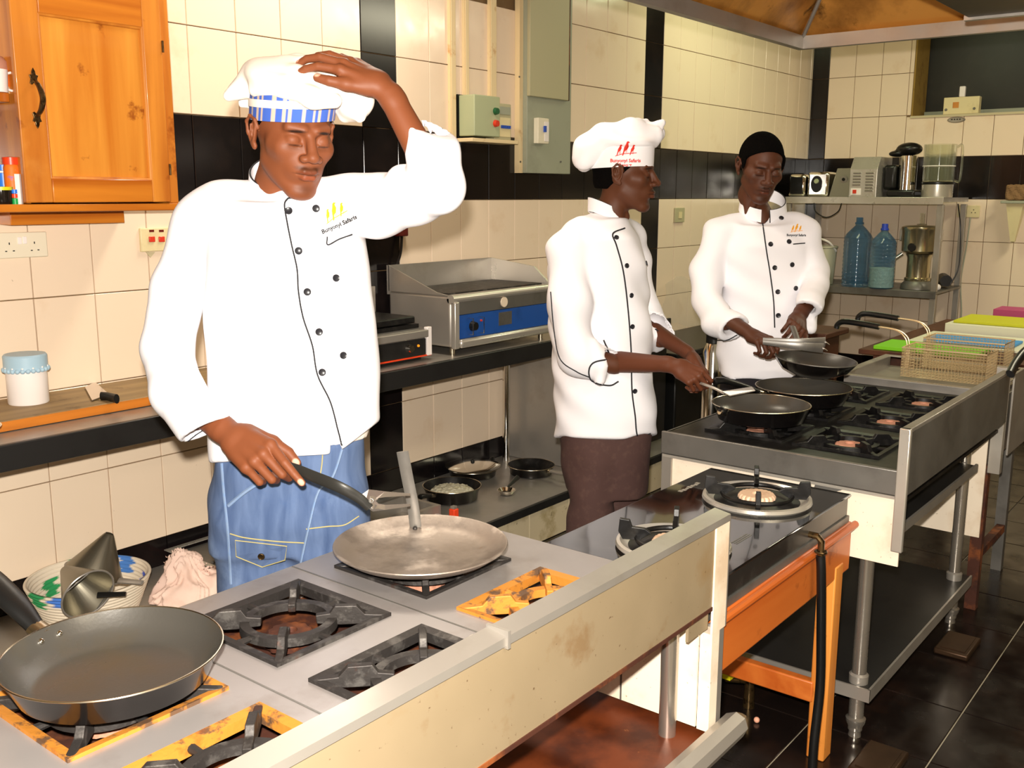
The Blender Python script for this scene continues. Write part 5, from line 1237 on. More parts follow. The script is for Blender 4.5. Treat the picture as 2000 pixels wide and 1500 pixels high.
# griddle
g = thing('griddle', 'steel countertop griddle with a blue control panel', 'griddle', (3.4, 2.9, .866))
gx0, gx1, gy0, gy1 = 3.04, 3.74, 2.70, 3.08
obj('body', MB().box((gx0, gy0+.02, .90), (gx1, gy1, 1.115)), 'steel', g, bev=.012)
obj('hot_plate', MB().box((gx0+.03, gy0+.06, 1.115), (gx1-.02, gy1-.02, 1.122)), 'iron', g, smooth=False)
obj('splash_back', MB().box((gx0, gy1-.004, 1.10), (gx1, gy1+.01, 1.225)), 'steel', g, smooth=False)
obj('splash_side', MB().prism([(gx1-.006, gy1, 1.115), (gx1-.006, gy1, 1.225), (gx1-.006, gy0+.12, 1.195), (gx1-.006, gy0+.02, 1.115)], (.012, 0, 0)), 'steel_bright', g, smooth=False)
obj('splash_side', MB().prism([(gx0, gy1, 1.115), (gx0, gy1, 1.225), (gx0, gy0+.10, 1.125), (gx0, gy0+.02, 1.115)], (.008, 0, 0)), 'steel', g, smooth=False)
obj('front_nose', MB().tube([(gx0, gy0+.022, 1.100), (gx1, gy0+.022, 1.100)], [(.02, .02)]*2, 16), 'steel_bright', g)
obj('upper_fascia', MB().box((gx0+.03, gy0+.006, 1.035), (gx1-.01, gy0+.02, 1.09)), 'steel_dark', g)
obj('drain_hole', MB().tube([(3.37, gy0+.007, 1.065), (3.37, gy0+.001, 1.065)], [.022, .022], 24), 'tile_cream', g)
bp_ = obj('control_panel', MB().box((gx0+.03, gy0+.002, .935), (gx1-.01, gy0+.02, 1.033)), 'blue_panel', g)
obj('rating_plate', MB().box((3.33, gy0, .965), (3.42, gy0+.003, 1.022)), 'steel_dark', bp_)
kb = obj('knob', MB().tube([(3.155, gy0+.002, .982), (3.155, gy0-.018, .982)], [.022, .017], 20), 'plastic_black', bp_)
obj('indicator_lamp', MB().tube([(3.21, gy0+.002, 1.0), (3.21, gy0-.004, 1.0)], [.005, .004], 10), 'btn_red', bp_)
for x in (3.125, 3.195): obj('knob_guard', MB().tube([(x, gy0+.002, 1.018), (x, gy0-.028, 1.018), (x, gy0-.028, .950), (x, gy0+.002, .950)], .0022, 6), 'chrome', bp_)
obj('lower_lip', MB().box((gx0+.03, gy0-.012, .895), (gx1-.01, gy0+.02, .933)), 'steel_bright', g, bev=.012)
obj('side_flange', MB().box((gx0, gy0-.004, .895), (gx0+.028, gy0+.02, 1.09)), 'steel_bright', g, bev=.004)
for x in (gx0+.04, gx1-.04):
    for y in (gy0+.05, gy1-.05): obj('foot', MB().cyl((x, y, .8665), (x, y, .90), .012, 12), 'rim_metal', g)
# contact grill
k_ = thing('contact_grill', 'black contact grill with one control knob and amber lamp, left of the griddle', 'grill', (2.72, 2.9, .866))
obj('base', MB().box((2.42, 2.74, .885), (2.93, 3.05, .995)), 'steel_dark', k_, bev=.006)
fp_ = obj('fascia', MB().box((2.43, 2.732, .89), (2.90, 2.742, .955)), 'edge_dark', k_, smooth=False)
obj('drip_lip', MB().box((2.42, 2.715, .962), (2.90, 2.74, .992)), 'steel', k_, bev=.003)
obj('knob', MB().tube([(2.80, 2.732, .925), (2.80, 2.712, .925)], [.018, .014], 20), 'chrome', fp_)
obj('amber_lamp', MB().tube([(2.855, 2.732, .930), (2.855, 2.727, .930)], [.0055, .0045], 12), 'orange_led', fp_)
obj('corner_post', MB().box((2.903, 2.726, .885), (2.93, 2.745, 1.0)), 'can_white', k_, bev=.002)
obj('red_line', MB().box((2.43, 2.73, .883), (2.93, 2.738, .889)), 'red_plastic', k_)
obj('lower_plate', MB().box((2.44, 2.77, .996), (2.90, 3.03, 1.012)), 'iron_black', k_)
obj('upper_plate', MB().box((2.45, 2.77, 1.016), (2.88, 3.03, 1.045)), 'iron_black', k_, bev=.006)
obj('hinge_arm', MB().tube([(2.60, 3.04, 1.0), (2.60, 3.05, 1.10), (2.62, 2.98, 1.12), (2.64, 2.9, 1.05)], .008, 8), 'chrome', k_)
obj('backboard', MB().box((2.40, 3.08, .88), (2.96, 3.09, 1.14)), 'steel', k_)
obj('foot', MB().box((2.45, 2.76, .8665), (2.90, 3.02, .886)), 'plastic_black', k_)
pg = thing('power_plug', 'dark red plug on a black cable hanging from the wall under the raised arm', 'plug', (3.1656,3.12,1.3736))
obj('plug_body', MB().box(Vector((3.1192,3.1,1.3444))-Vector((0, .012, 0)), Vector((3.1776,3.1,1.3916))+Vector((0, .024, 0))), 'red_dark', pg, bev=.005)
obj('cable', MB().tube(bez([(3.1476,3.1,1.3435), (3.1312,3.095,1.2709), (3.1029,3.1,1.2053), (3.0845,3.115,1.1363)], 6), .006, 8), 'rubber', pg)

# ---- things on the left worktop ----
cb = thing('cutting_board', 'long thick wooden chopping board on the worktop under the wall cabinet', 'chopping board', (1.7, 2.98, .866))
bd = MB(); y0_, y1_ = 2.80, 3.112
bd.box((1.22, y0_+.003, .868), (2.35, y1_, .898)); obj('board', bd, 'board_wood', cb, bev=.004)
obj('worn_edge', MB().box((1.22, y0_-.002, .869), (2.35, y0_+.0025, .896)), 'board_edge', cb)
cn = Vector((1.4168,3.0475,0.898)); cn.y = min(cn.y, 3.0); 
ca = thing('storage_canister', 'white canister with a pale blue lace-patterned lid on the chopping board', 'canister', cn)
r_ = .058
obj('body', MB().lathe([(0, 0), (r_-.002, 0), (r_, .003), (r_, .128), (0, .128)], cn, 48), 'can_white', ca)
ld = obj('lid', MB().lathe([(r_+.0025, .105), (r_+.004, .107), (r_+.004, .146), (r_, .151), (0, .152)], cn, 48), 'hatch_blue', ca)
for k in range(26):
    a = 2*PI*k/26; q = cn+Vector((math.cos(a)*(r_+.0028), math.sin(a)*(r_+.0028), .105)); obj('scallop', MB().sphere(q, .0075, 6), 'hatch_blue', ld)
for k in range(13):
    a = 2*PI*(k+.5)/13; q = cn+Vector((math.cos(a)*(r_+.0028), math.sin(a)*(r_+.0028), .113)); obj('lace_dot', MB().sphere(q, .0035, 5), 'can_white', ld)
kn_ = thing('cleaver', 'wide bright knife with a black handle on the chopping board', 'knife', (1.6228,2.9563,0.9))
a, b, c, d = (1.6365,3.0715,0.902), (1.7046,3.1297,0.902), (1.6262,2.9103,0.902), (1.5399,2.8537,0.902)
obj('blade', MB().prism([a, d, c, b], (0, 0, .0022)), 'blade', kn_, smooth=False)
obj('handle', MB().tube([(1.5746,2.8607,0.91), (1.5839,2.8415,0.911), (1.5782,2.7791,0.912)], [(.014, .009), (.013, .010), (.015, .009)], 12, flat=(0, 0, 1)), 'plastic_black', kn_)
bb_ = thing('tin_box', 'striped yellow and green box half hidden behind the white canister', 'box', (1.4445,3.2308,0.898))
bc = Vector((1.4449,3.2705,0.898))
for k in range(7): obj('stripe', MB().box((bc.x-.12, bc.y-.05, .899+k*.017), (bc.x+.030, bc.y+.0, .915+k*.017)), 'green_plastic' if k in (3, 4) else 'yellow_plastic', bb_)
bw = Vector((1.0999,2.7262,0.867)); bl = thing('metal_bowl', 'shiny bowl at the left edge of the worktop', 'bowl', bw)
obj('bowl', MB().lathe([(0, 0), (.05, 0), (.085, .03), (.10, .05), (.097, .05), (.082, .032), (0, .006)], bw, 40), 'chrome', bl)

# ---- wall cabinet ----
wc_ = thing('wall_cabinet', 'orange pine wall cabinet with panelled door and antique handle', 'cabinet', (1.6, 2.97, 1.48))
cx0, cx1, cyf, cz0, cz1 = 1.36, 1.848, 2.80, 1.475, 2.36
obj('side', MB().box((cx0+.012, cyf+.012, cz0+.024), (cx0+.024, 3.119, cz1)), 'pine', wc_, smooth=False)
obj('side', MB().box((cx1-.02, cyf+.004, cz0), (cx1, 3.119, cz1)), 'pine', wc_, smooth=False)
obj('face_stile', MB().box((cx1-.032, cyf, cz0+.024), (cx1, cyf+.02, cz1)), 'pine', wc_, bev=.002)
obj('bottom', MB().box((.80, cyf-.008, cz0), (cx1+.004, 3.119, cz0+.022)), 'pine_cross', wc_, bev=.003)
obj('cabinet_top', MB().box((cx0, cyf, cz1), (cx1, 3.119, cz1+.02)), 'pine_cross', wc_)
obj('open_shelf', MB().box((.80, cyf+.03, 1.772), (cx0-.001, 3.119, 1.797)), 'pine_cross', wc_, bev=.002)
obj('outer_side', MB().box((.78, cyf, cz0), (.80, 3.119, cz1)), 'pine', wc_)
obj('batten', MB().box((1.43, 3.04, 1.432), (1.80, 3.119, 1.472)), 'pine_cross', wc_, bev=.002)
dr = obj('door_stile', MB().box((cx0, cyf-.012, cz0+.026), (1.437, cyf+.008, 2.33)), 'pine', wc_, bev=.003)
obj('door_stile', MB().box((1.752, cyf-.012, cz0+.026), (cx1-.034, cyf+.008, 2.33)), 'pine', wc_, bev=.003)
obj('door_rail', MB().box((1.4375, cyf-.012, cz0+.026), (1.7515, cyf+.008, 1.568)), 'pine_cross', wc_, bev=.003)
obj('door_rail', MB().box((1.4375, cyf-.012, 2.012), (1.7515, cyf+.008, 2.33)), 'pine_cross', wc_, bev=.003)
pn = obj('door_panel', MB().box((1.436, cyf+.000, 1.566), (1.753, cyf+.006, 2.014)), 'pine_panel', wc_, smooth=False)
for a, b in (((1.4375, 1.568), (1.4375, 2.012)), ((1.7515, 1.568), (1.7515, 2.012)), ((1.4375, 1.568), (1.7515, 1.568)), ((1.4375, 2.012), (1.7515, 2.012))):
    obj('moulding', MB().tube([(a[0], cyf-.004, a[1]), (b[0], cyf-.004, b[1])], .0065, 8), 'pine', pn)
hdl = obj('handle', MB().tube(bez([(1.409, cyf-.014, 1.832), (1.412, cyf-.032, 1.815), (1.416, cyf-.040, 1.783), (1.412, cyf-.032, 1.752), (1.407, cyf-.014, 1.735)], 6), [.0045+.0035*math.sin(PI*i/24) for i in range(25)], 10), 'antique', wc_)
for z, s_ in ((1.835, 1), (1.732, -1)):
    pts = [(-.012, -.012), (-.006, -.016), (0, -.010), (.006, -.016), (.012, -.012), (.009, 0), (.013, .010), (.006, .012), (.005, .020), (0, .030), (-.005, .020), (-.006, .012), (-.013, .010), (-.009, 0)]
    pl_ = [(1.408+a, cyf-.0125, z+b*s_) for a, b in pts]
    if s_ < 0: pl_ = pl_[::-1]
    obj('handle_plate', MB().prism(pl_[::-1], (0, -.004, 0)), 'antique', hdl, bev=.001, smooth=False)
for z in (1.965, 1.60): obj('hinge', MB().tube([(1.815, cyf-.014, z-.017), (1.815, cyf-.014, z+.017)], .0032, 8), 'antique', wc_)
def bottle(name, label, cat, px, py, y, prof, mats, group=None, n=24):
    """prof: list of (material, [(r,z)...]) stacked"""
    c = Vector(px); t = thing(name, label, cat, c, group)
    for nm, m, pr__ in prof: obj(nm, MB().lathe(pr__, c, n), m, t)
    return t
z_ = cz0+.022
def zat(px, y, zz): return px
pA = Vector((1.3148,2.835,1.5022)); pA.z = z_
bottle('jar', 'dark glass jar with a lime green lid on the bottom shelf', 'jar', pA, 0, 0, [('body', 'jar_dark', [(0, 0), (.026, 0), (.028, .004), (.028, .038), (0, .038)]), ('lid', 'yellow_plastic', [(.030, .038), (.030, .047), (0, .048)])], 0)
pA = Vector((1.3511,2.892,1.5936)); pA.z = z_
bottle('bottle', 'blue capped white spice bottle behind the dark jar', 'bottle', pA, 0, 0, [('body', 'blue_plastic', [(0, 0), (.020, 0), (.020, .085), (0, .085)]), ('cap', 'blue_plastic', [(.0205, .092), (.0205, .108), (0, .109)]), ('band', 'can_white', [(.0207, .086), (.0207, .091), (0, .091)])], 0)
pA = Vector((1.3612,2.862,1.5934)); pA.z = z_
bottle('bottle', 'orange bottle with a red screw cap on the bottom shelf', 'bottle', pA, 0, 0, [('body', 'orange_label', [(0, 0), (.021, 0), (.021, .10), (.018, .108), (0, .108)]), ('cap', 'red_plastic', [(.022, .108), (.022, .128), (0, .130)])], 0)
pA = Vector((1.3417,2.815,1.5162)); pA.z = z_
bottle('jar', 'slim striped green jar beside the dark jar', 'jar', pA, 0, 0, [('body', 'green_plastic', [(0, 0), (.008, 0), (.008, .016), (0, .016)]), ('red_band', 'red_plastic', [(.0082, .017), (.0082, .028), (0, .028)]), ('top', 'blue_plastic', [(.008, .029), (.008, .040), (0, .04)])], 0)
pA = Vector((1.353,2.812,1.5162)); pA.z = z_
bottle('carton', 'white and purple packet against the cabinet side', 'packet', pA, 0, 0, [('body', 'can_white', [(0, 0), (.009, 0), (.009, .082), (0, .082)])], 0, n=4)
pA = Vector((1.3564,2.872,1.8118)); pA.z = 1.797
bottle('bottle', 'orange labelled bottle with brown domed top on the upper shelf', 'bottle', pA, 0, 0, [('base', 'plastic_cream', [(0, 0), (.024, 0), (.024, .018), (0, .018)]), ('label', 'orange_label', [(.0245, .018), (.0245, .064), (0, .064)]), ('cap', 'burner_clay', [(.024, .064), (.022, .085), (.012, .098), (0, .102)])], 0)
pA = Vector((1.3312,2.845,1.8082)); pA.z = 1.797
mg = thing('mug', 'white mug on the upper shelf with its handle showing', 'mug', pA)
obj('cup', MB().lathe([(0, 0), (.030, 0), (.033, .06), (.031, .06), (.028, .005), (0, .005)], pA, 28), 'can_white', mg)
obj('handle', MB().tube(bez([pA+Vector((.031, -.004, .052)), pA+Vector((.052, -.006, .055)), pA+Vector((.056, -.006, .03)), pA+Vector((.044, -.006, .008)), pA+Vector((.030, -.004, .010))], 5), .0035, 8), 'can_white', mg)

# ---- wall fittings, back wall ----
YW = 3.121
so = thing('socket', 'white double socket on the wall above the chopping board', 'socket', (1.498,3.121,1.3693))
obj('plate', MB().box((1.3951,3.121,1.33), Vector((1.571,3.121,1.4082))-Vector((0, .012, 0))), 'plastic_white', so, bev=.003)
for cx in (20, 67):
    for dx, dy, w_, h_ in ((0, 0, .004, .008), (-7, 12, .006, .0035), (8, 12, .006, .0035)):
        p = Vector((1.4903,3.109,2.0877)); 
for (px_, w_, h_) in (((1.4519,3.109,1.3745), .003, .007), ((1.4405,3.109,1.3516), .006, .003), ((1.4639,3.109,1.3522), .006, .003), ((1.5295,3.109,1.3748), .003, .007), ((1.5194,3.109,1.3514), .006, .003), ((1.5405,3.109,1.3521), .006, .003)):
    p = Vector(px_); obj('pin_hole', MB().box((p.x-w_/2, p.y-.0008, p.z-h_/2), (p.x+w_/2, p.y+.001, p.z+h_/2)), 'plastic_black', so)
for px_ in ((1.484,3.109,1.3827), (1.4999,3.109,1.3837)):
    p = Vector(px_); obj('switch', MB().box((p.x-.006, p.y-.003, p.z-.011), (p.x+.006, p.y+.001, p.z+.011)), 'can_white', so, bev=.001)
sw = thing('cooker_switch', 'cream wall switch with two red rockers beside the first chef', 'switch', (1.9614,3.121,1.3694))
obj('plate', MB().box((1.8959,3.121,1.3299), Vector((2.0265,3.121,1.41))-Vector((0, .012, 0))), 'plastic_cream', sw, bev=.003)
for px_, px2 in (((1.9363,3.109,1.3724), (1.9384,3.109,1.4002)), ((1.9737,3.109,1.3711), (1.9758,3.109,1.3992))):
    p = Vector(px_); rk = obj('rocker', MB().box((p.x-.011, p.y-.006, p.z-.010), (p.x+.011, p.y+.001, p.z+.009)), 'btn_red', sw, bev=.002)
    q = Vector(px2); obj('neon_lamp', MB().box((q.x-.009, q.y-.001, q.z-.004), (q.x+.009, q.y+.001, q.z+.004)), 'red_dark', sw)
obj('filler', MB().prism([(1.9172,3.121,1.329), (1.9524,3.121,1.3275), (1.9333,3.121,1.309)], (0, -.004, 0)), 'plaster', sw)
for i, (xa, xb, ztop, zb) in enumerate((((3.4811,3.121,1.7089), (3.5164,3.121,1.7101), 2.9, 1.75), ((3.5798,3.121,1.9516), (3.605,3.121,1.9534), 2.9, 1.955), ((3.7609,3.121,1.9223), (3.807,3.121,1.9253), 2.9, 1.935))):
    w2 = max(.028, xb[0]-xa[0]); lb = ['cream cable trunking, leftmost of three, ending behind the raised sleeve', 'cream cable trunking running down into the green starter box', 'cream cable trunking running down into the breaker box'][i]
    t = thing('cable_trunking', lb, 'trunking', (xa[0]+w2/2, YW-.01, zb), 'cable trunking above the control boxes')
    obj('channel', MB().box((xa[0], YW-.016, zb), (xa[0]+w2, YW, ztop)), 'trunking', t)
    obj('cover', MB().box((xa[0]+.003, YW-.021, zb), (xa[0]+w2-.003, YW-.0165, ztop)), 'trunking', t, bev=.001)
sb = thing('starter_box', 'pale green starter box with green and red push buttons', 'control box', (3.6408,3.121,1.8658))
a, b = Vector((3.5244,3.121,1.7838)), Vector((3.7534,3.121,1.9594))
obj('back_plate', MB().box((a.x, YW-.02, a.z), (a.x+.20, YW, a.z+.19)), 'plastic_black', sb)
bx_ = obj('cover', MB().box((a.x+.006, YW-.115, a.z+.004), (a.x+.19, YW-.021, a.z+.186)), 'box_green', sb, bev=.004)
for z, m in ((.12, 'btn_green'), (.065, 'btn_red')): obj('push_button', MB().tube([(a.x+.155, YW-.115, a.z+z), (a.x+.155, YW-.130, a.z+z)], [.017, .014], 20), m, sb)
br = thing('breaker_box', 'cream breaker box with a row of blue-tipped switches', 'control box', (3.85,3.121,1.8777))
ax_ = a.x+.205
obj('case', MB().box((ax_, YW-.07, a.z-.004), (ax_+.125, YW, a.z+.165)), 'grey_panel_light', br, bev=.004)
wn = obj('window', MB().box((ax_+.035, YW-.074, a.z+.012), (ax_+.115, YW-.0705, a.z+.10)), 'plastic_cream', br)
obj('window_cover', MB().box((ax_+.035, YW-.075, a.z+.115), (ax_+.115, YW-.0705, a.z+.150)), 'grey_panel', br)
for k in range(5): obj('breaker_switch', MB().box((ax_+.042+k*.014, YW-.084, a.z+.050), (ax_+.050+k*.014, YW-.0745, a.z+.064)), 'btn_blue', wn)
sh_ = thing('wooden_ledge', 'narrow cream ledge under the starter and breaker boxes', 'ledge', (a.x+.17, YW-.05, a.z-.02))
obj('ledge', MB().box((a.x-.004, YW-.11, a.z-.022), (a.x+.335, YW, a.z-.005)), 'trunking', sh_, bev=.002)
bk_ = thing('meter_board', 'tall grey wall panel with a small white switch and a lighter cover board', 'panel', (4.1596,3.121,1.8828))
a = Vector((4.0006,3.121,1.6307)); b = Vector((4.3751,3.121,1.6372))
obj('board', MB().box((a.x, YW-.055, a.z), (b.x, YW, 2.62)), 'grey_panel', bk_, bev=.003)
obj('edge_strip', MB().box((a.x-.03, YW-.03, a.z), (a.x-.002, YW, 2.62)), 'trunking', bk_)
a2 = Vector((3.9947,3.061,1.9855)); b2 = Vector((4.324,3.061,1.9993))
obj('cover_board', MB().box((a2.x, YW-.075, b2.z), (b2.x, YW-.056, 2.62)), 'grey_panel_light', bk_, bev=.003)
obj('side_edge', MB().box((b2.x, YW-.074, b2.z), (b2.x+.008, YW-.056, 2.62)), 'rust', bk_)
p = Vector((4.0972,3.061,1.8372)); iso = obj('isolator', MB().box((p.x-.045, YW-.085, p.z-.062), (p.x+.045, YW-.0555, p.z+.062)), 'plastic_white', bk_, bev=.003)
obj('toggle', MB().box((p.x-.002, YW-.095, p.z-.006), (p.x+.012, YW-.0855, p.z+.024)), 'btn_blue', iso)
obj('toggle_plate', MB().box((p.x+.006, YW-.088, p.z-.05), (p.x+.040, YW-.0855, p.z+.045)), 'can_white', iso)
for (u, v) in ((1015, 150), (1016, 320), (1095, 315)): pass
for q in ((3.9326,3.064,2.0837), (4.2849,3.064,1.6921), (3.9436,3.064,1.6833)): obj('screw', MB().tube([q, Vector(q)-Vector((0, .004, 0))], [.005, .004], 8), 'steel_dark', bk_)
lsw = thing('light_switch', 'small cream light switch on the wall between second and third chefs', 'switch', (5.6514,3.121,1.3994))
p = Vector((5.6514,3.121,1.3994)); obj('plate', MB().box((p.x-.06, YW-.012, p.z-.045), (p.x+.06, YW, p.z+.045)), 'grey_panel_light', lsw, bev=.002); obj('rocker', MB().box((p.x-.02, YW-.016, p.z-.02), (p.x+.02, YW-.0125, p.z+.02)), 'plastic_cream', lsw)
fm_ = thing('cling_film', 'crumpled clear plastic film stretched low on the wall behind the second chef', 'plastic film', (5.75, 3.0, .9))
mb = MB(); nx_, nz_ = 26, 12
vs = [(5.42+.95*i/nx_, 3.105-.02*abs(math.sin(i*.9+j*.5))-.03*j/nz_, .68+.30*j/nz_+.04*math.sin(i*.35)) for j in range(nz_+1) for i in range(nx_+1)]
vs = [(x, y, max(z, .672)) for x, y, z in vs]
mb.add(vs, [(j*(nx_+1)+i, j*(nx_+1)+i+1, (j+1)*(nx_+1)+i+1, (j+1)*(nx_+1)+i) for j in range(nz_) for i in range(nx_)])
obj('sheet', mb, 'film', fm_)

# ---- lower shelf of the wall bench ----
ZS = .199
bc_ = Vector((1.5627,3.0343,0.21)); bc_.z = ZS; bc_.y = 2.925
bc_.x = 1.52
bk2 = thing('woven_basket', 'round white coil basket with blue and green patches, holding strainers', 'basket', bc_)
n = 96; rows = 11; vs = []; fs = []; cl = []
prof = []
for k in range(rows+1):
    for j in range(6):
        u = (k+j/6)/rows if k < rows else 1
        if k == rows and j: break
        b_ = .0035*abs(math.sin(PI*j/6)); rr = .140+.048*u; prof.append((rr+b_, .125*u))
prof = [(0, 0), (.135, 0)]+prof; inner = [(r-.009, max(.008, z)) for r, z in prof[::-1] if r > .05]+[(0, .008)]
full = prof+inner
for r, z in full:
    for q in range(n):
        a = 2*PI*q/n; vs.append((bc_.x+max(r, 1e-4)*math.cos(a), bc_.y+max(r, 1e-4)*math.sin(a), bc_.z+z)); 
        c = lc('EADCC6'); dg_ = math.degrees(a) % 360; zr = z/.125
        for (a0, a1, z0_, z1_, col_) in ((205, 228, .72, 1.1, '4A7FD8'), (176, 196, .62, 1.1, '2E9A5A'), (262, 285, .05, .30, '3A74D8'), (330, 345, .35, .8, '4A5FC8'), (10, 30, .6, 1.1, '4A7FC8'), (60, 76, .6, 1.1, '2E9A5A'), (100, 120, .3, .7, '2E9A5A')):
            if a0 < dg_+4*math.sin(z*240) < a1 and z0_ < zr < z1_: c = lc(col_)
        cl.append(c)
fs = [(i*n+q, i*n+(q+1) % n, (i+1)*n+(q+1) % n, (i+1)*n+q) for i in range(len(full)-1) for q in range(n)]
mesh_obj('coils', vs, fs, 'basket_fibre', bk2, col=np.array(cl), ang=0)
def strainer(label, tip, base, r, rim_col='steel_dark', handle=None):
    tip, base = Vector(tip), Vector(base); ax = (base-tip).normalized(); u = ax.orthogonal().normalized(); v = ax.cross(u); R = Matrix((u, v, ax)).transposed(); L = (base-tip).length
    t = thing('conical_strainer', label, 'strainer', base, 'conical strainers in the basket')
    obj('cone', MB().lathe([(.012, 0), (.016, .004), (r, L), (r-.0015, L), (.014, .005), (.010, .002)], tip, 40, R), 'mesh_steel', t)
    obj('rim', MB().tube([base+u*math.cos(a)*r+v*math.sin(a)*r for a in [2*PI*k/40 for k in range(40)]], .003, 8, closed=True), 'steel', t)
    for s_ in (-1, 1): obj('support_wire', MB().tube([base+u*r*math.cos(1.2*s_)+v*r*math.sin(1.2*s_), base-u*r*.7+v*r*.7*s_], .002, 6), 'steel_dark', t)
    if handle:
        h0, h1 = Vector(handle[0]), Vector(handle[1]); obj('handle', MB().tube([h0, h1], [(.010, .004), (.008, .004)], 8), handle[2], t)
    return t
w_b = 3.18
strainer('upright conical steel strainer in the basket', (1.5725,2.8711,0.463), (1.5241,2.8948,0.3411), .090, handle=((1.5291,2.7586,0.3465), (1.5428,2.6479,0.3636), 'steel'))
strainer('conical mesh strainer lying on its side in the basket, black handle', (1.3926,2.8198,0.4102), (1.3926,2.6907,0.3652), .080, handle=((1.409,2.669,0.3623), (1.467,2.6118,0.3616), 'plastic_black'))
# crumpled cloth
f = Field((1.62, 2.58, .19), (2.06, 3.06, .42), .005)
c0 = np.array((1.80, 2.80, .225)); r2 = np.random.RandomState(3)
f.ell(c0+(0, 0, -.02), (.145, .125, .085), k=.01); f.ell(c0+(.0, .02, .07), (.075, .07, .075), k=.04); f.ell(c0+(.07, -.06, .01), (.06, .07, .055), k=.02); f.ell(c0+(-.08, -.04, .0), (.07, .06, .04), k=.02)
def crump(X, Y, Z):
    x, y, z = X-c0[0], Y-c0[1], Z-c0[2]; th = np.arctan2(y, x); r = np.sqrt(x*x+y*y)
    a = np.abs(np.sin(3*th+22*r+2.5*np.sin(2*th+16*z)+19*z)); b = np.abs(np.sin(7*th-40*z+3*np.sin(5*th+20*r)))
    return .015*a+.010*b+.006*np.sin(60*x+40*z)*np.sin(55*y)
f.disp(crump)
f.op(lambda p: p[..., 2]-(ZS+.003), (1.6, 2.5, .1), (2.1, 3.1, .5), .002, 'sub')
V, Q = f.mesh(); rg = thing('kitchen_cloth', 'crumpled pale pink cloth beside the woven basket', 'cloth', tuple(c0*(1, 1, 0)+(0, 0, ZS))); sub_obj('cloth', relax(V, Q, 1), Q, 'cloth_pink', rg)
# tray with utensils on a red crate
tr = thing('utensil_tray', 'steel tray of whisks and ladles behind the crumpled cloth', 'tray', (2.02, 2.90, ZS+.05))
tx0, tx1, ty0, ty1, tz = 1.90, 2.42, 2.78, 3.10, ZS+.062
obj('tray_base', MB().box((tx0+.02, ty0+.02, tz-.018), (tx1-.02, ty1-.02, tz-.015)), 'steel_dark', tr)
obj('tray_rim', plate_holes(tx0, tx1, ty0, ty1, tz, .003, [(tx0+.022, tx1-.022, ty0+.022, ty1-.022)]), 'steel_bright', tr, smooth=False)
cr = thing('red_crate', 'red plastic crate under the utensil tray', 'crate', (2.1, 2.92, ZS)); obj('crate_body', MB().box((1.96, 2.80, ZS), (2.38, 3.09, tz-.0185)), 'red_plastic', cr, bev=.004)
for k, (a, b, nm) in enumerate((((1.95, 2.88), (2.12, 3.04), 'spatula'), ((1.97, 2.83), (2.22, 2.93), 'wooden_spoon'), ((2.22, 2.81), (2.36, 3.03), 'ladle'))):
    z = tz-.010+.004*k
    u_ = thing(nm, ['thin steel spatula lying in the utensil tray', 'pale wooden spoon lying in the utensil tray', 'steel ladle lying in the utensil tray'][k], nm.split('_')[-1], (*a, z))
    obj('handle', MB().tube([(*a, z), (*b, z+.01)], .005, 8), ['steel', 'board_wood', 'chrome'][k], u_)
    obj('head', MB().lathe([(0, 0), (.02, .003), (.028, .012), (.026, .013), (.018, .006), (0, .004)], (b[0], b[1], z+.006), 18), ['steel', 'board_wood', 'chrome'][k], u_)
wh_ = thing('whisk', 'wire whisk in the utensil tray beside the jeans', 'whisk', (2.2, 2.9, tz))
for k in range(5):
    a = k*PI/5; d = Vector((0, math.cos(a), math.sin(a)))*.022
    obj('loop', MB().tube(bez([(2.12, 2.93, tz+.02), Vector((2.17, 2.93, tz+.025))+d, Vector((2.22, 2.93, tz+.028))+d, (2.25, 2.93, tz+.028), Vector((2.22, 2.93, tz+.028))-d, Vector((2.17, 2.93, tz+.025))-d, (2.12, 2.93, tz+.02)], 4), .0011, 5), 'chrome', wh_)
obj('grip', MB().cyl((2.01, 2.93, tz+.006), (2.12, 2.93, tz+.02), .008), 'steel', wh_)
# pans on the lower shelf
def shelf_pan(label, c, r, h, ang, hl=.17, mat_in='iron_black', **k): return frying_pan(label, c, r, h, ang, hl=hl, rise=.02, mat_in=mat_in, rivets=False, hw=.011, **k)
pc = Vector((3.16, 2.83, ZS)); p1 = shelf_pan('black pan of loose rice on the lower shelf between the first two chefs', pc, .130, .062, math.radians(185), hl=.10)
f = Field(pc-Vector((.14, .14, .02)), pc+Vector((.14, .14, .09)), .004); f.ell(pc+Vector((0, 0, .030)), (.100, .100, .024), k=.002)
r3 = np.random.RandomState(2)
for k in range(90):
    a = r3.uniform(0, 2*PI); q = .095*math.sqrt(r3.uniform()); f.ell(pc+Vector((q*math.cos(a), q*math.sin(a), .030+.024*math.sqrt(max(0, 1-(q/.1)**2)))), (.007, .006, .005), k=.002)
V, Q = f.mesh(); rc = sub_obj('rice', V, Q, 'rice', None, off=tuple(pc)); tag(rc, 'pile of loose cooked rice in the black shelf pan', 'rice', kind='stuff')
pc = Vector((3.50, 3.00, ZS)); shelf_pan('black pan under the shiny round lid at the back of the shelf', pc, .125, .040, math.radians(0), hl=.03)
ldt = thing('steel_lid', 'shiny round metal lid resting on a pan at the back of the shelf', 'plate', pc+Vector((0, 0, .046)))  # domed lid with a knob, laid over the pan
obj('dome', MB().lathe([(.132, 0), (.134, .003), (.128, .006), (.09, .014), (.03, .020), (0, .021)], pc+Vector((0, 0, .046)), 48), 'chrome', ldt)
obj('knob', MB().sphere(pc+Vector((0, 0, .070)), .010, 8), 'plastic_black', ldt)
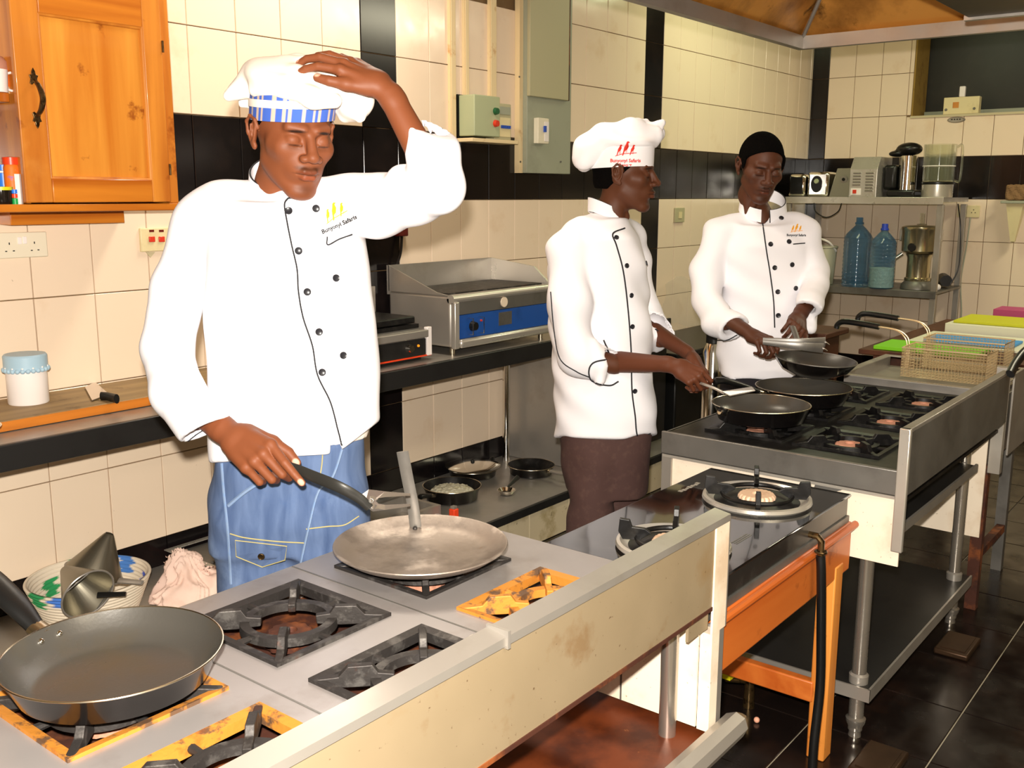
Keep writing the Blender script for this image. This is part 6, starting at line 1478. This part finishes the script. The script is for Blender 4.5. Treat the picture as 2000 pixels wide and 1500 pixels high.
pc = Vector((3.70, 2.80, ZS)); shelf_pan('low black pan by the steel side sheet, handle pointing forward', pc, .115, .045, math.radians(-100), hl=.18, handle='steel')
pl_ = thing('glass_potlid', 'glass and steel dish low behind the fork prongs', 'potlid', (2.86, 3.02, ZS))  # glass lid lying on the shelf, built as three stacked rings
for k in range(3): obj(['rim', 'ring', 'potlid'][k], MB().lathe([(.10+.004*k, 0), (.105+.003*k, .004), (.10+.003*k, .008), (.05, .022-.002*k)], (2.86, 3.0, ZS+.016*k), 40), ['chrome', 'steel', 'glass_lid'][k], pl_)
ct = thing('steel_container', 'square steel food container on the lower shelf behind the fork', 'container', (2.72, 2.78, ZS))
obj('walls', plate_holes(2.58, 2.90, 2.66, 2.88, ZS+.07, .068, [(2.60, 2.88, 2.68, 2.86)]), 'steel', ct, smooth=False); obj('base', MB().box((2.59, 2.67, ZS), (2.89, 2.87, ZS+.004)), 'steel', ct)
rd = thing('lighter', 'small red lighter between the strap handle and the shelf pans', 'lighter', (2.93, 2.62, ZS)); obj('body', MB().box((2.915, 2.60, ZS), (2.945, 2.63, ZS+.055)), 'red_plastic', rd, bev=.004); obj('head', MB().box((2.92, 2.605, ZS+.056), (2.94, 2.625, ZS+.066)), 'steel', rd)
ldl = thing('ladle', 'small steel ladle beside the rice pan', 'ladle', (3.38, 2.68, ZS))
obj('cup', MB().lathe([(0, 0), (.03, .004), (.042, .022), (.040, .022), (.028, .008), (0, .004)], (3.36, 2.68, ZS), 28), 'chrome', ldl)
obj('handle', MB().tube([(3.395, 2.70, ZS+.022), (3.52, 2.74, ZS+.034)], [(.005, .003), (.011, .007)], 8), 'plastic_black', ldl)

# ================= far end: rack, appliances =================
rk = thing('steel_rack', 'two-tier steel shelf rack against the far tiled wall', 'rack', (7.33, 2.4, 0))
RX0, RX1, RY0, RY1 = 7.02, 7.64, 1.90, 3.00
obj('top_shelf', MB().box((RX0, RY0, 1.482), (RX1, RY1, 1.512)), 'steel', rk, smooth=False)
obj('top_edge', MB().box((RX0-.006, RY0, 1.466), (RX0, RY1, 1.514)), 'steel_bright', rk, bev=.002)
obj('lower_shelf', MB().box((RX0, RY0, .868), (RX1, RY1, .884)), 'steel_dark', rk, smooth=False)
obj('lower_edge', MB().box((RX0-.006, RY0, .838), (RX0, RY1, .886)), 'steel_dark', rk, bev=.002)
for x, y in ((RX0+.02, RY0+.02), (RX1-.02, RY0+.02), (RX0+.02, RY1-.02), (RX1-.02, RY1-.02)):
    for za, zb in ((0, .866), (.886, 1.465)): obj('post', MB().box((x-.019, y-.019, za), (x+.019, y+.019, zb)), 'steel', rk, bev=.002)
zt = 1.513
bl_ = thing('toaster', 'white and chrome two-slot toaster with round dial, at the left of the top shelf', 'toaster', (7.15, 2.93, zt))
obj('body', MB().box((7.05, 2.87, zt), (7.30, 3.00, zt+.16)), 'chrome', bl_, bev=.02); obj('side_panel', MB().box((7.045, 2.89, zt+.02), (7.05, 2.98, zt+.14)), 'plastic_black', bl_)
dp = thing('deep_pan_cooker', 'chrome cooker with an oval black window on the top shelf beside the toaster', 'cooker', (7.15, 2.78, zt))
obj('body', MB().box((7.05, 2.70, zt), (7.32, 2.855, zt+.175)), 'chrome', dp, bev=.018)
obj('oval_window', MB().tube([(7.05, 2.785, zt+.09), (7.043, 2.785, zt+.09)], [(.040, .058)]*2, 28, flat=(0, 1, 0)), 'plastic_black', dp); obj('dial', MB().tube([(7.043, 2.785, zt+.11), (7.034, 2.785, zt+.11)], [.018, .015], 16), 'box_green', dp)
sf = thing('steel_box', 'brushed steel box with a round key dial, between two appliances on the top shelf', 'box', (7.17, 2.60, zt))
obj('body', MB().prism([(7.06, 2.60+.095, zt), (7.06, 2.60-.05, zt), (7.10, 2.60-.05, zt+.20), (7.10, 2.60+.06, zt+.20)], (.24, 0, 0)), 'grey_steel', sf, bev=.004, smooth=False)
obj('dial', MB().tube([(7.085, 2.60, zt+.125), (7.073, 2.60, zt+.122)], [.028, .025], 24), 'steel', sf); obj('dial_centre', MB().tube([(7.072, 2.60, zt+.122), (7.067, 2.60, zt+.121)], [.012, .010], 16), 'plastic_black', sf)
tz_ = thing('food_warmer', 'steel appliance with two columns of louvres and a red switch on the top shelf', 'appliance', (7.2, 2.47, zt))
ty = (2.355, 2.545)
obj('body', MB().prism([(7.04, ty[0], zt), (7.04, ty[0], zt+.19), (7.10, ty[0], zt+.275), (7.34, ty[0], zt+.275), (7.34, ty[0], zt)], (0, ty[1]-ty[0], 0)), 'steel_bright', tz_, bev=.003, smooth=False)
for c in (0, 1):
    for k in range(7 if c == 0 else 5):
        yy = ty[0]+.022+c*.088; zz = zt+.165-k*.020
        obj('louvre', MB().tube([(7.037, yy, zz), (7.037, yy+.055, zz)], [(.0045, .006)]*2, 8), 'steel', tz_)
sp = obj('switch_plate', MB().box((7.036, ty[0]+.105, zt+.015), (7.040, ty[1]-.014, zt+.06)), 'can_white', tz_); obj('red_switch', MB().box((7.030, ty[0]+.135, zt+.025), (7.036, ty[0]+.16, zt+.05)), 'btn_red', sp)
bm = thing('juice_blender', 'tall dark appliance with a rounded black hood and steel column, on the top shelf', 'blender', (7.2, 2.19, zt))
obj('base', MB().box((7.08, 2.11, zt), (7.36, 2.30, zt+.05)), 'plastic_black', bm, bev=.015)
obj('column', MB().lathe([(0, .05), (.062, .05), (.062, .28), (0, .28)], (7.2, 2.20, zt), 32), 'chrome', bm)
f = Field((7.0, 2.04, zt+.2), (7.4, 2.40, zt+.42), .006); f.ell((7.2, 2.20, zt+.325), (.085, .085, .045), k=.01); f.ell((7.18, 2.27, zt+.295), (.06, .06, .022), k=.02); V, Q = f.mesh(); sub_obj('hood', relax(V, Q), Q, 'plastic_black', bm)
obj('side_body', MB().box((7.13, 2.26, zt+.05), (7.30, 2.345, zt+.22)), 'plastic_black', bm, bev=.02)
ju2 = thing('food_steamer', 'clear plastic tiered food steamer on a steel base, right end of top shelf', 'steamer', (7.2, 1.985, zt))
obj('base', MB().lathe([(0, 0), (.098, 0), (.10, .01), (.10, .085), (0, .085)], (7.16, 1.985, zt), 40), 'steel_bright', ju2)
obj('black_band', MB().lathe([(.101, .086), (.104, .09), (.104, .10), (.098, .104)], (7.16, 1.985, zt), 40), 'plastic_black', ju2)
obj('lower_tier', MB().lathe([(.092, .104), (.10, .11), (.10, .205), (.097, .205), (.090, .108)], (7.16, 1.985, zt), 40), 'glass_clear', ju2)
obj('upper_tier', MB().lathe([(.094, .205), (.102, .21), (.104, .35), (.101, .35), (.092, .21)], (7.16, 1.985, zt), 40), 'glass_clear', ju2)
obj('tier_ring', MB().tube(arc((7.16, 1.985, zt+.207), .102, 0, 2*PI, 40)[:-1], .003, 6, closed=True), 'can_white', ju2)
obj('handle', MB().tube(bez([(7.16, 1.88, zt+.33), (7.16, 1.845, zt+.33), (7.16, 1.845, zt+.12), (7.16, 1.88, zt+.11)], 5), .007, 8), 'glass_clear', ju2)
single('cable', MB().tube(bez([(7.01, 2.78, 1.47), (7.0, 2.76, 1.41), (7.0, 2.68, 1.37), (7.0, 2.60, 1.41), (7.01, 2.58, 1.47)], 6), .004, 6), 'rubber', 'black cable looping below the top shelf above the blue bottles', 'cable', loc=(7.0, 2.68, 1.44))
zl = .8865
def water_bottle(label, y, x, r, h, cap, fill=None):
    t = thing('water_bottle', label, 'bottle', (x, y, zl), 'blue water bottles on the rack'); prof = [(0, .004), (r*.9, 0), (r, .012)]
    for k in range(12): z = .012+(h*.68)*k/12; prof += [(r, z+.004), (r-.0035, z+h*.68/24), (r, z+h*.68/12)]
    prof += [(r*.86, h*.76), (r*.5, h*.84), (r*.27, h*.885), (r*.25, h*.93)]
    obj('bottle_body', MB().lathe(prof, (x, y, zl), 40), 'glass_blue', t); obj('neck', MB().lathe([(r*.28, h*.90), (r*.31, h*.905), (r*.31, h*.93), (r*.24, h*.935), (r*.24, h), (r*.21, h), (r*.21, h*.93)], (x, y, zl), 24), cap, t)
    if fill: obj('contents', MB().lathe([(0, .006), (r-.008, .008), (r-.008, fill), (0, fill+.01)], (x, y, zl), 32), 'powder', t)
water_bottle('taller blue water bottle on the lower rack shelf, open neck', 2.475, 7.10, .098, .485, 'glass_blue')
water_bottle('shorter blue water bottle with pale grains inside, next to the juicer', 2.283, 7.06, .086, .445, 'cap_blue', .14)
jx, jy = 7.19, 2.075
jc = thing('juicer', 'tall round steel juicer on the lower rack shelf', 'juicer', (jx, jy, zl))
obj('foot', MB().lathe([(0, 0), (.112, 0), (.108, .03), (.085, .055), (0, .055)], (jx, jy, zl), 40), 'steel_dark', jc)
obj('motor_body', MB().lathe([(.085, .055), (.088, .06), (.088, .075), (.078, .08), (.078, .215), (.090, .24), (0, .24)], (jx, jy, zl), 40), 'chrome_warm', jc)
obj('bowl', MB().lathe([(.086, .242), (.12, .262), (.124, .40), (.13, .41), (.13, .425), (.10, .435), (0, .44)], (jx, jy, zl), 48), 'chrome_warm', jc)
obj('feed_tube', MB().lathe([(.035, .44), (.03, .446), (.016, .448), (.016, .52), (.012, .52)], (jx, jy, zl), 20), 'glass_clear', jc)
obj('outlet', MB().tube([(jx-.118, jy+.02, zl+.29), (jx-.128, jy+.02, zl+.29)], [.030, .026], 20), 'plastic_black', jc)
for s_ in (-1, 1): obj('clamp', MB().box((jx-.012, jy+s_*.135-.006, zl+.33), (jx+.012, jy+s_*.135+.006, zl+.41)), 'steel_bright', jc, bev=.002)
obj('spout', MB().tube([(jx-.02, jy+.11, zl+.24), (jx-.04, jy+.165, zl+.195)], [.014, .012], 12), 'chrome', jc)
bu = thing('bucket', 'pale plastic bucket with looped white handle, half hidden by the third chef', 'bucket', (7.15, 2.78, zl))
obj('pail', MB().lathe([(0, 0), (.115, 0), (.13, .26), (.136, .265), (.136, .275), (.128, .275), (.112, .006), (0, .006)], (7.15, 2.78, zl), 36), 'bucket', bu)
obj('bail_handle', MB().tube(bez([(7.15, 2.91, zl+.24), (7.06, 2.88, zl+.31), (7.03, 2.78, zl+.335), (7.06, 2.68, zl+.31), (7.15, 2.65, zl+.24)], 6), .008, 8), 'can_white', bu)
mx = thing('hand_mixer', 'dark appliance lying behind the rack post on the lower shelf', 'mixer', (7.3, 1.98, zl))
obj('motor', MB().tube([(7.50, 1.99, zl+.05), (7.36, 1.93, zl+.05)], [.045, .04], 18), 'plastic_black', mx); obj('bag', MB().sphere((7.14, 1.925, zl+.022), .022, 8), 'can_white', mx)
single('cable', MB().tube(bez([(7.30, 1.88, 1.47), (7.34, 1.86, 1.30), (7.30, 1.84, 1.05), (7.28, 1.88, .92)], 8), .004, 6), 'rubber', 'black cable hanging down beside the rack from the top shelf', 'cable', loc=(7.3, 1.86, 1.2))
XW = XB-.009
for (nm, lb, q) in (('socket', 'cream double socket on the far wall right of the rack', (7.69,1.9037,1.4135)),):
    p = Vector(q); t = thing(nm, lb, 'socket', p); obj('plate', MB().box((XW-.012, p.y-.075, p.z-.042), (XW, p.y+.075, p.z+.042)), 'plastic_cream', t, bev=.003)
    for s_ in (-1, 1):
        for dy, dz in ((0, .012), (-.012, -.008), (.012, -.008)): obj('pin_hole', MB().box((XW-.0135, p.y+s_*.035+dy-.003, p.z+dz-.003), (XW-.0115, p.y+s_*.035+dy+.003, p.z+dz+.003)), 'plastic_black', t)
    single('cable', MB().tube(bez([(XW-.02, p.y-.02, p.z-.04), (XW-.02, p.y-.01, p.z-.25), (XW-.01, p.y+.01, p.z-.5), (XW-.012, p.y-.015, p.z-.75), (XW-.03, p.y, p.z-1.0)], 8), .005, 6), 'grey_panel', 'grey cable running down the far wall from the socket', 'cable', loc=(XW, p.y, p.z))
p = Vector((7.72,2.0302,2.1767)); t = thing('junction_box', 'cream double socket box with a white plug, lying on the window sill', 'socket', (7.74, p.y, WZ))
obj('box', MB().box((7.72, p.y-.125, WZ+.007), (7.78, p.y+.115, WZ+.125)), 'plastic_cream', t, bev=.004); obj('plug', MB().box((7.735, p.y-.02, WZ+.126), (7.765, p.y+.02, WZ+.20)), 'can_white', t, bev=.006)
for s_ in (-1, 1): obj('screw', MB().tube([(7.72, p.y+s_*.095, WZ+.04), (7.716, p.y+s_*.095, WZ+.04)], [.01, .008], 12), 'steel_dark', t)
obj('orange_mark', MB().box((7.7165, p.y+.01, WZ+.05), (7.7205, p.y+.05, WZ+.09)), 'pine', t, smooth=False)
p = Vector((7.69,2.0409,2.0659)); t = thing('drain_cover', 'small round metal vent set in the tiles just below the window sill', 'vent', p); obj('disc', MB().tube([(XW, p.y, WZ-.035), (XW-.012, p.y, WZ-.035)], [(.062, .022), (.05, .016)], 24, flat=(0, 1, 0)), 'steel', t)
for k in range(4): obj('slot', MB().box((XW-.014, p.y-.032+k*.018, WZ-.036), (XW-.0115, p.y-.022+k*.018, WZ-.028)), 'plastic_black', t)
p = Vector((7.6,1.5776,1.4641)); t = thing('soap_holder', 'pale wall holder with a pointed bottom, brown sponge on top, at the right edge', 'holder', p)
obj('holder', MB().lathe([(0, -.26), (.02, -.25), (.075, .0), (.078, .01), (0, .01)], p, 4, Matrix.Rotation(PI/4, 3, 'Z')), 'plastic_cream', t, smooth=False); obj('rim', MB().box((p.x-.08, p.y-.085, p.z+.01), (p.x+.075, p.y+.085, p.z+.028)), 'grey_panel', t, bev=.003)
f = Field(p+Vector((-.1, -.1, .02)), p+Vector((.1, .1, .16)), .006); f.box(p+Vector((0, 0, .082)), (.055, .065, .05), r=.012); folds(f, .004, [(90, 42, 50, 0, 1), (91, -97, 72, 1, .8)]); V, Q = f.mesh(); sub_obj('sponge', V, Q, 'sponge', t)

# ---- prep table with coloured boards, beyond the fryer ----
pt = thing('prep_table', 'brown wooden prep table beyond the fryer, stacked with coloured boards', 'table', (5.5, 1.2, 0))
obj('table_top', MB().box((4.75, .55, .775), (6.25, 1.62, .80)), 'dark_wood', pt, bev=.004)
for x, y in ((4.82, .65), (6.18, .65), (4.82, 1.53), (6.18, 1.53)): obj('leg', MB().box((x-.03, y-.03, 0), (x+.03, y+.03, .774)), 'dark_wood', pt)
obj('apron', MB().box((4.80, .62, .69), (4.82, 1.55, .774)), 'dark_wood', pt)
def board(lb, a, b, z, m, th=.015, rot=0):
    c = ((a[0]+b[0])/2, (a[1]+b[1])/2, z); t = thing('cutting_board', lb, 'chopping board', c, 'coloured chopping boards on the prep table')
    mb = MB(); mb.box((a[0], a[1], z), (b[0], b[1], z+th)); obj('slab', mb, m, t, bev=.003); return t
board('lime green board at the front edge of the prep table', (4.78, 1.10), (5.05, 1.56), .801, 'green_board', .018)
board('pale white board under the bright blue board', (5.07, .98), (5.55, 1.50), .801, 'white_board', .012)
board('bright blue board on the prep table behind the nearer fryer basket', (5.10, 1.02), (5.35, 1.42), .814, 'blue_board', .012)
board('thick white board under the yellow board', (5.58, .70), (6.02, 1.45), .801, 'white_board', .055)
board('yellow-green board on top of the thick white board', (5.62, .82), (5.98, 1.42), .857, 'yellow_board', .014)
board('magenta board on the prep table nearest the far wall', (6.04, .72), (6.24, 1.32), .801, 'magenta_board', .10)
t = thing('mixing_bowl', 'upturned steel bowl at the far right end of the prep table', 'bowl', (6.16, .78, .903)); obj('bowl', MB().lathe([(.115, 0), (.12, .004), (.10, .06), (.05, .088), (0, .092)], (6.16, .90, .903), 36), 'chrome', t)
st_ = thing('wooden_stool', 'dark wooden stool between the third chef and the prep table', 'stool', (5.0, 1.92, 0))
obj('seat', MB().box((4.80, 1.80, .82), (5.12, 2.14, .85)), 'dark_wood', st_, bev=.006); obj('apron', MB().box((4.83, 1.84, .62), (5.09, 2.10, .819)), 'dark_wood', st_)
for x, y in ((4.85, 1.86), (5.07, 1.86), (4.85, 2.08), (5.07, 2.08)): obj('leg', MB().box((x-.02, y-.02, 0), (x+.02, y+.02, .619)), 'dark_wood', st_)
# floor bits
for q, lb in (((3.4425,0.7648,0.05), 'rusty metal foot block under the far leg of the right range'), ((2.5501,0.7376,0.02), 'rusty metal foot block under the near leg of the right range')):
    p = Vector(q); t = thing('foot_block', lb, 'block', (p.x, p.y, 0)); 
    obj('block', MB().box((p.x-.09, p.y-.055, 0), (p.x+.09, p.y+.055, .022)), 'hood_dark', t, bev=.006); obj('top_plate', MB().box((p.x-.07, p.y-.04, .0222), (p.x+.07, p.y+.04, .025)), 'hood_dark', t)
p = Vector((2.629,1.1541,0)); t = thing('gas_valve', 'brass gas valve with a yellow tap on the floor under the wooden table', 'valve', (p.x, p.y, 0))
obj('pipe', MB().tube([(p.x, p.y, 0), (p.x, p.y, .10)], [.018, .014], 12), 'antique', t); obj('elbow', MB().tube([(p.x, p.y, .085), (p.x-.06, p.y+.05, .10)], .010, 10), 'antique', t); obj('tap', MB().box((p.x-.075, p.y+.03, .105), (p.x-.035, p.y+.055, .125)), 'yellow_plastic', t)
single('food_scrap', MB().sphere((0, 0, 0), .009, 6), 'pinkbit', 'tiny pink scrap of food on the black floor tiles', 'scrap').location = (2.5584,1.0954,0.008)
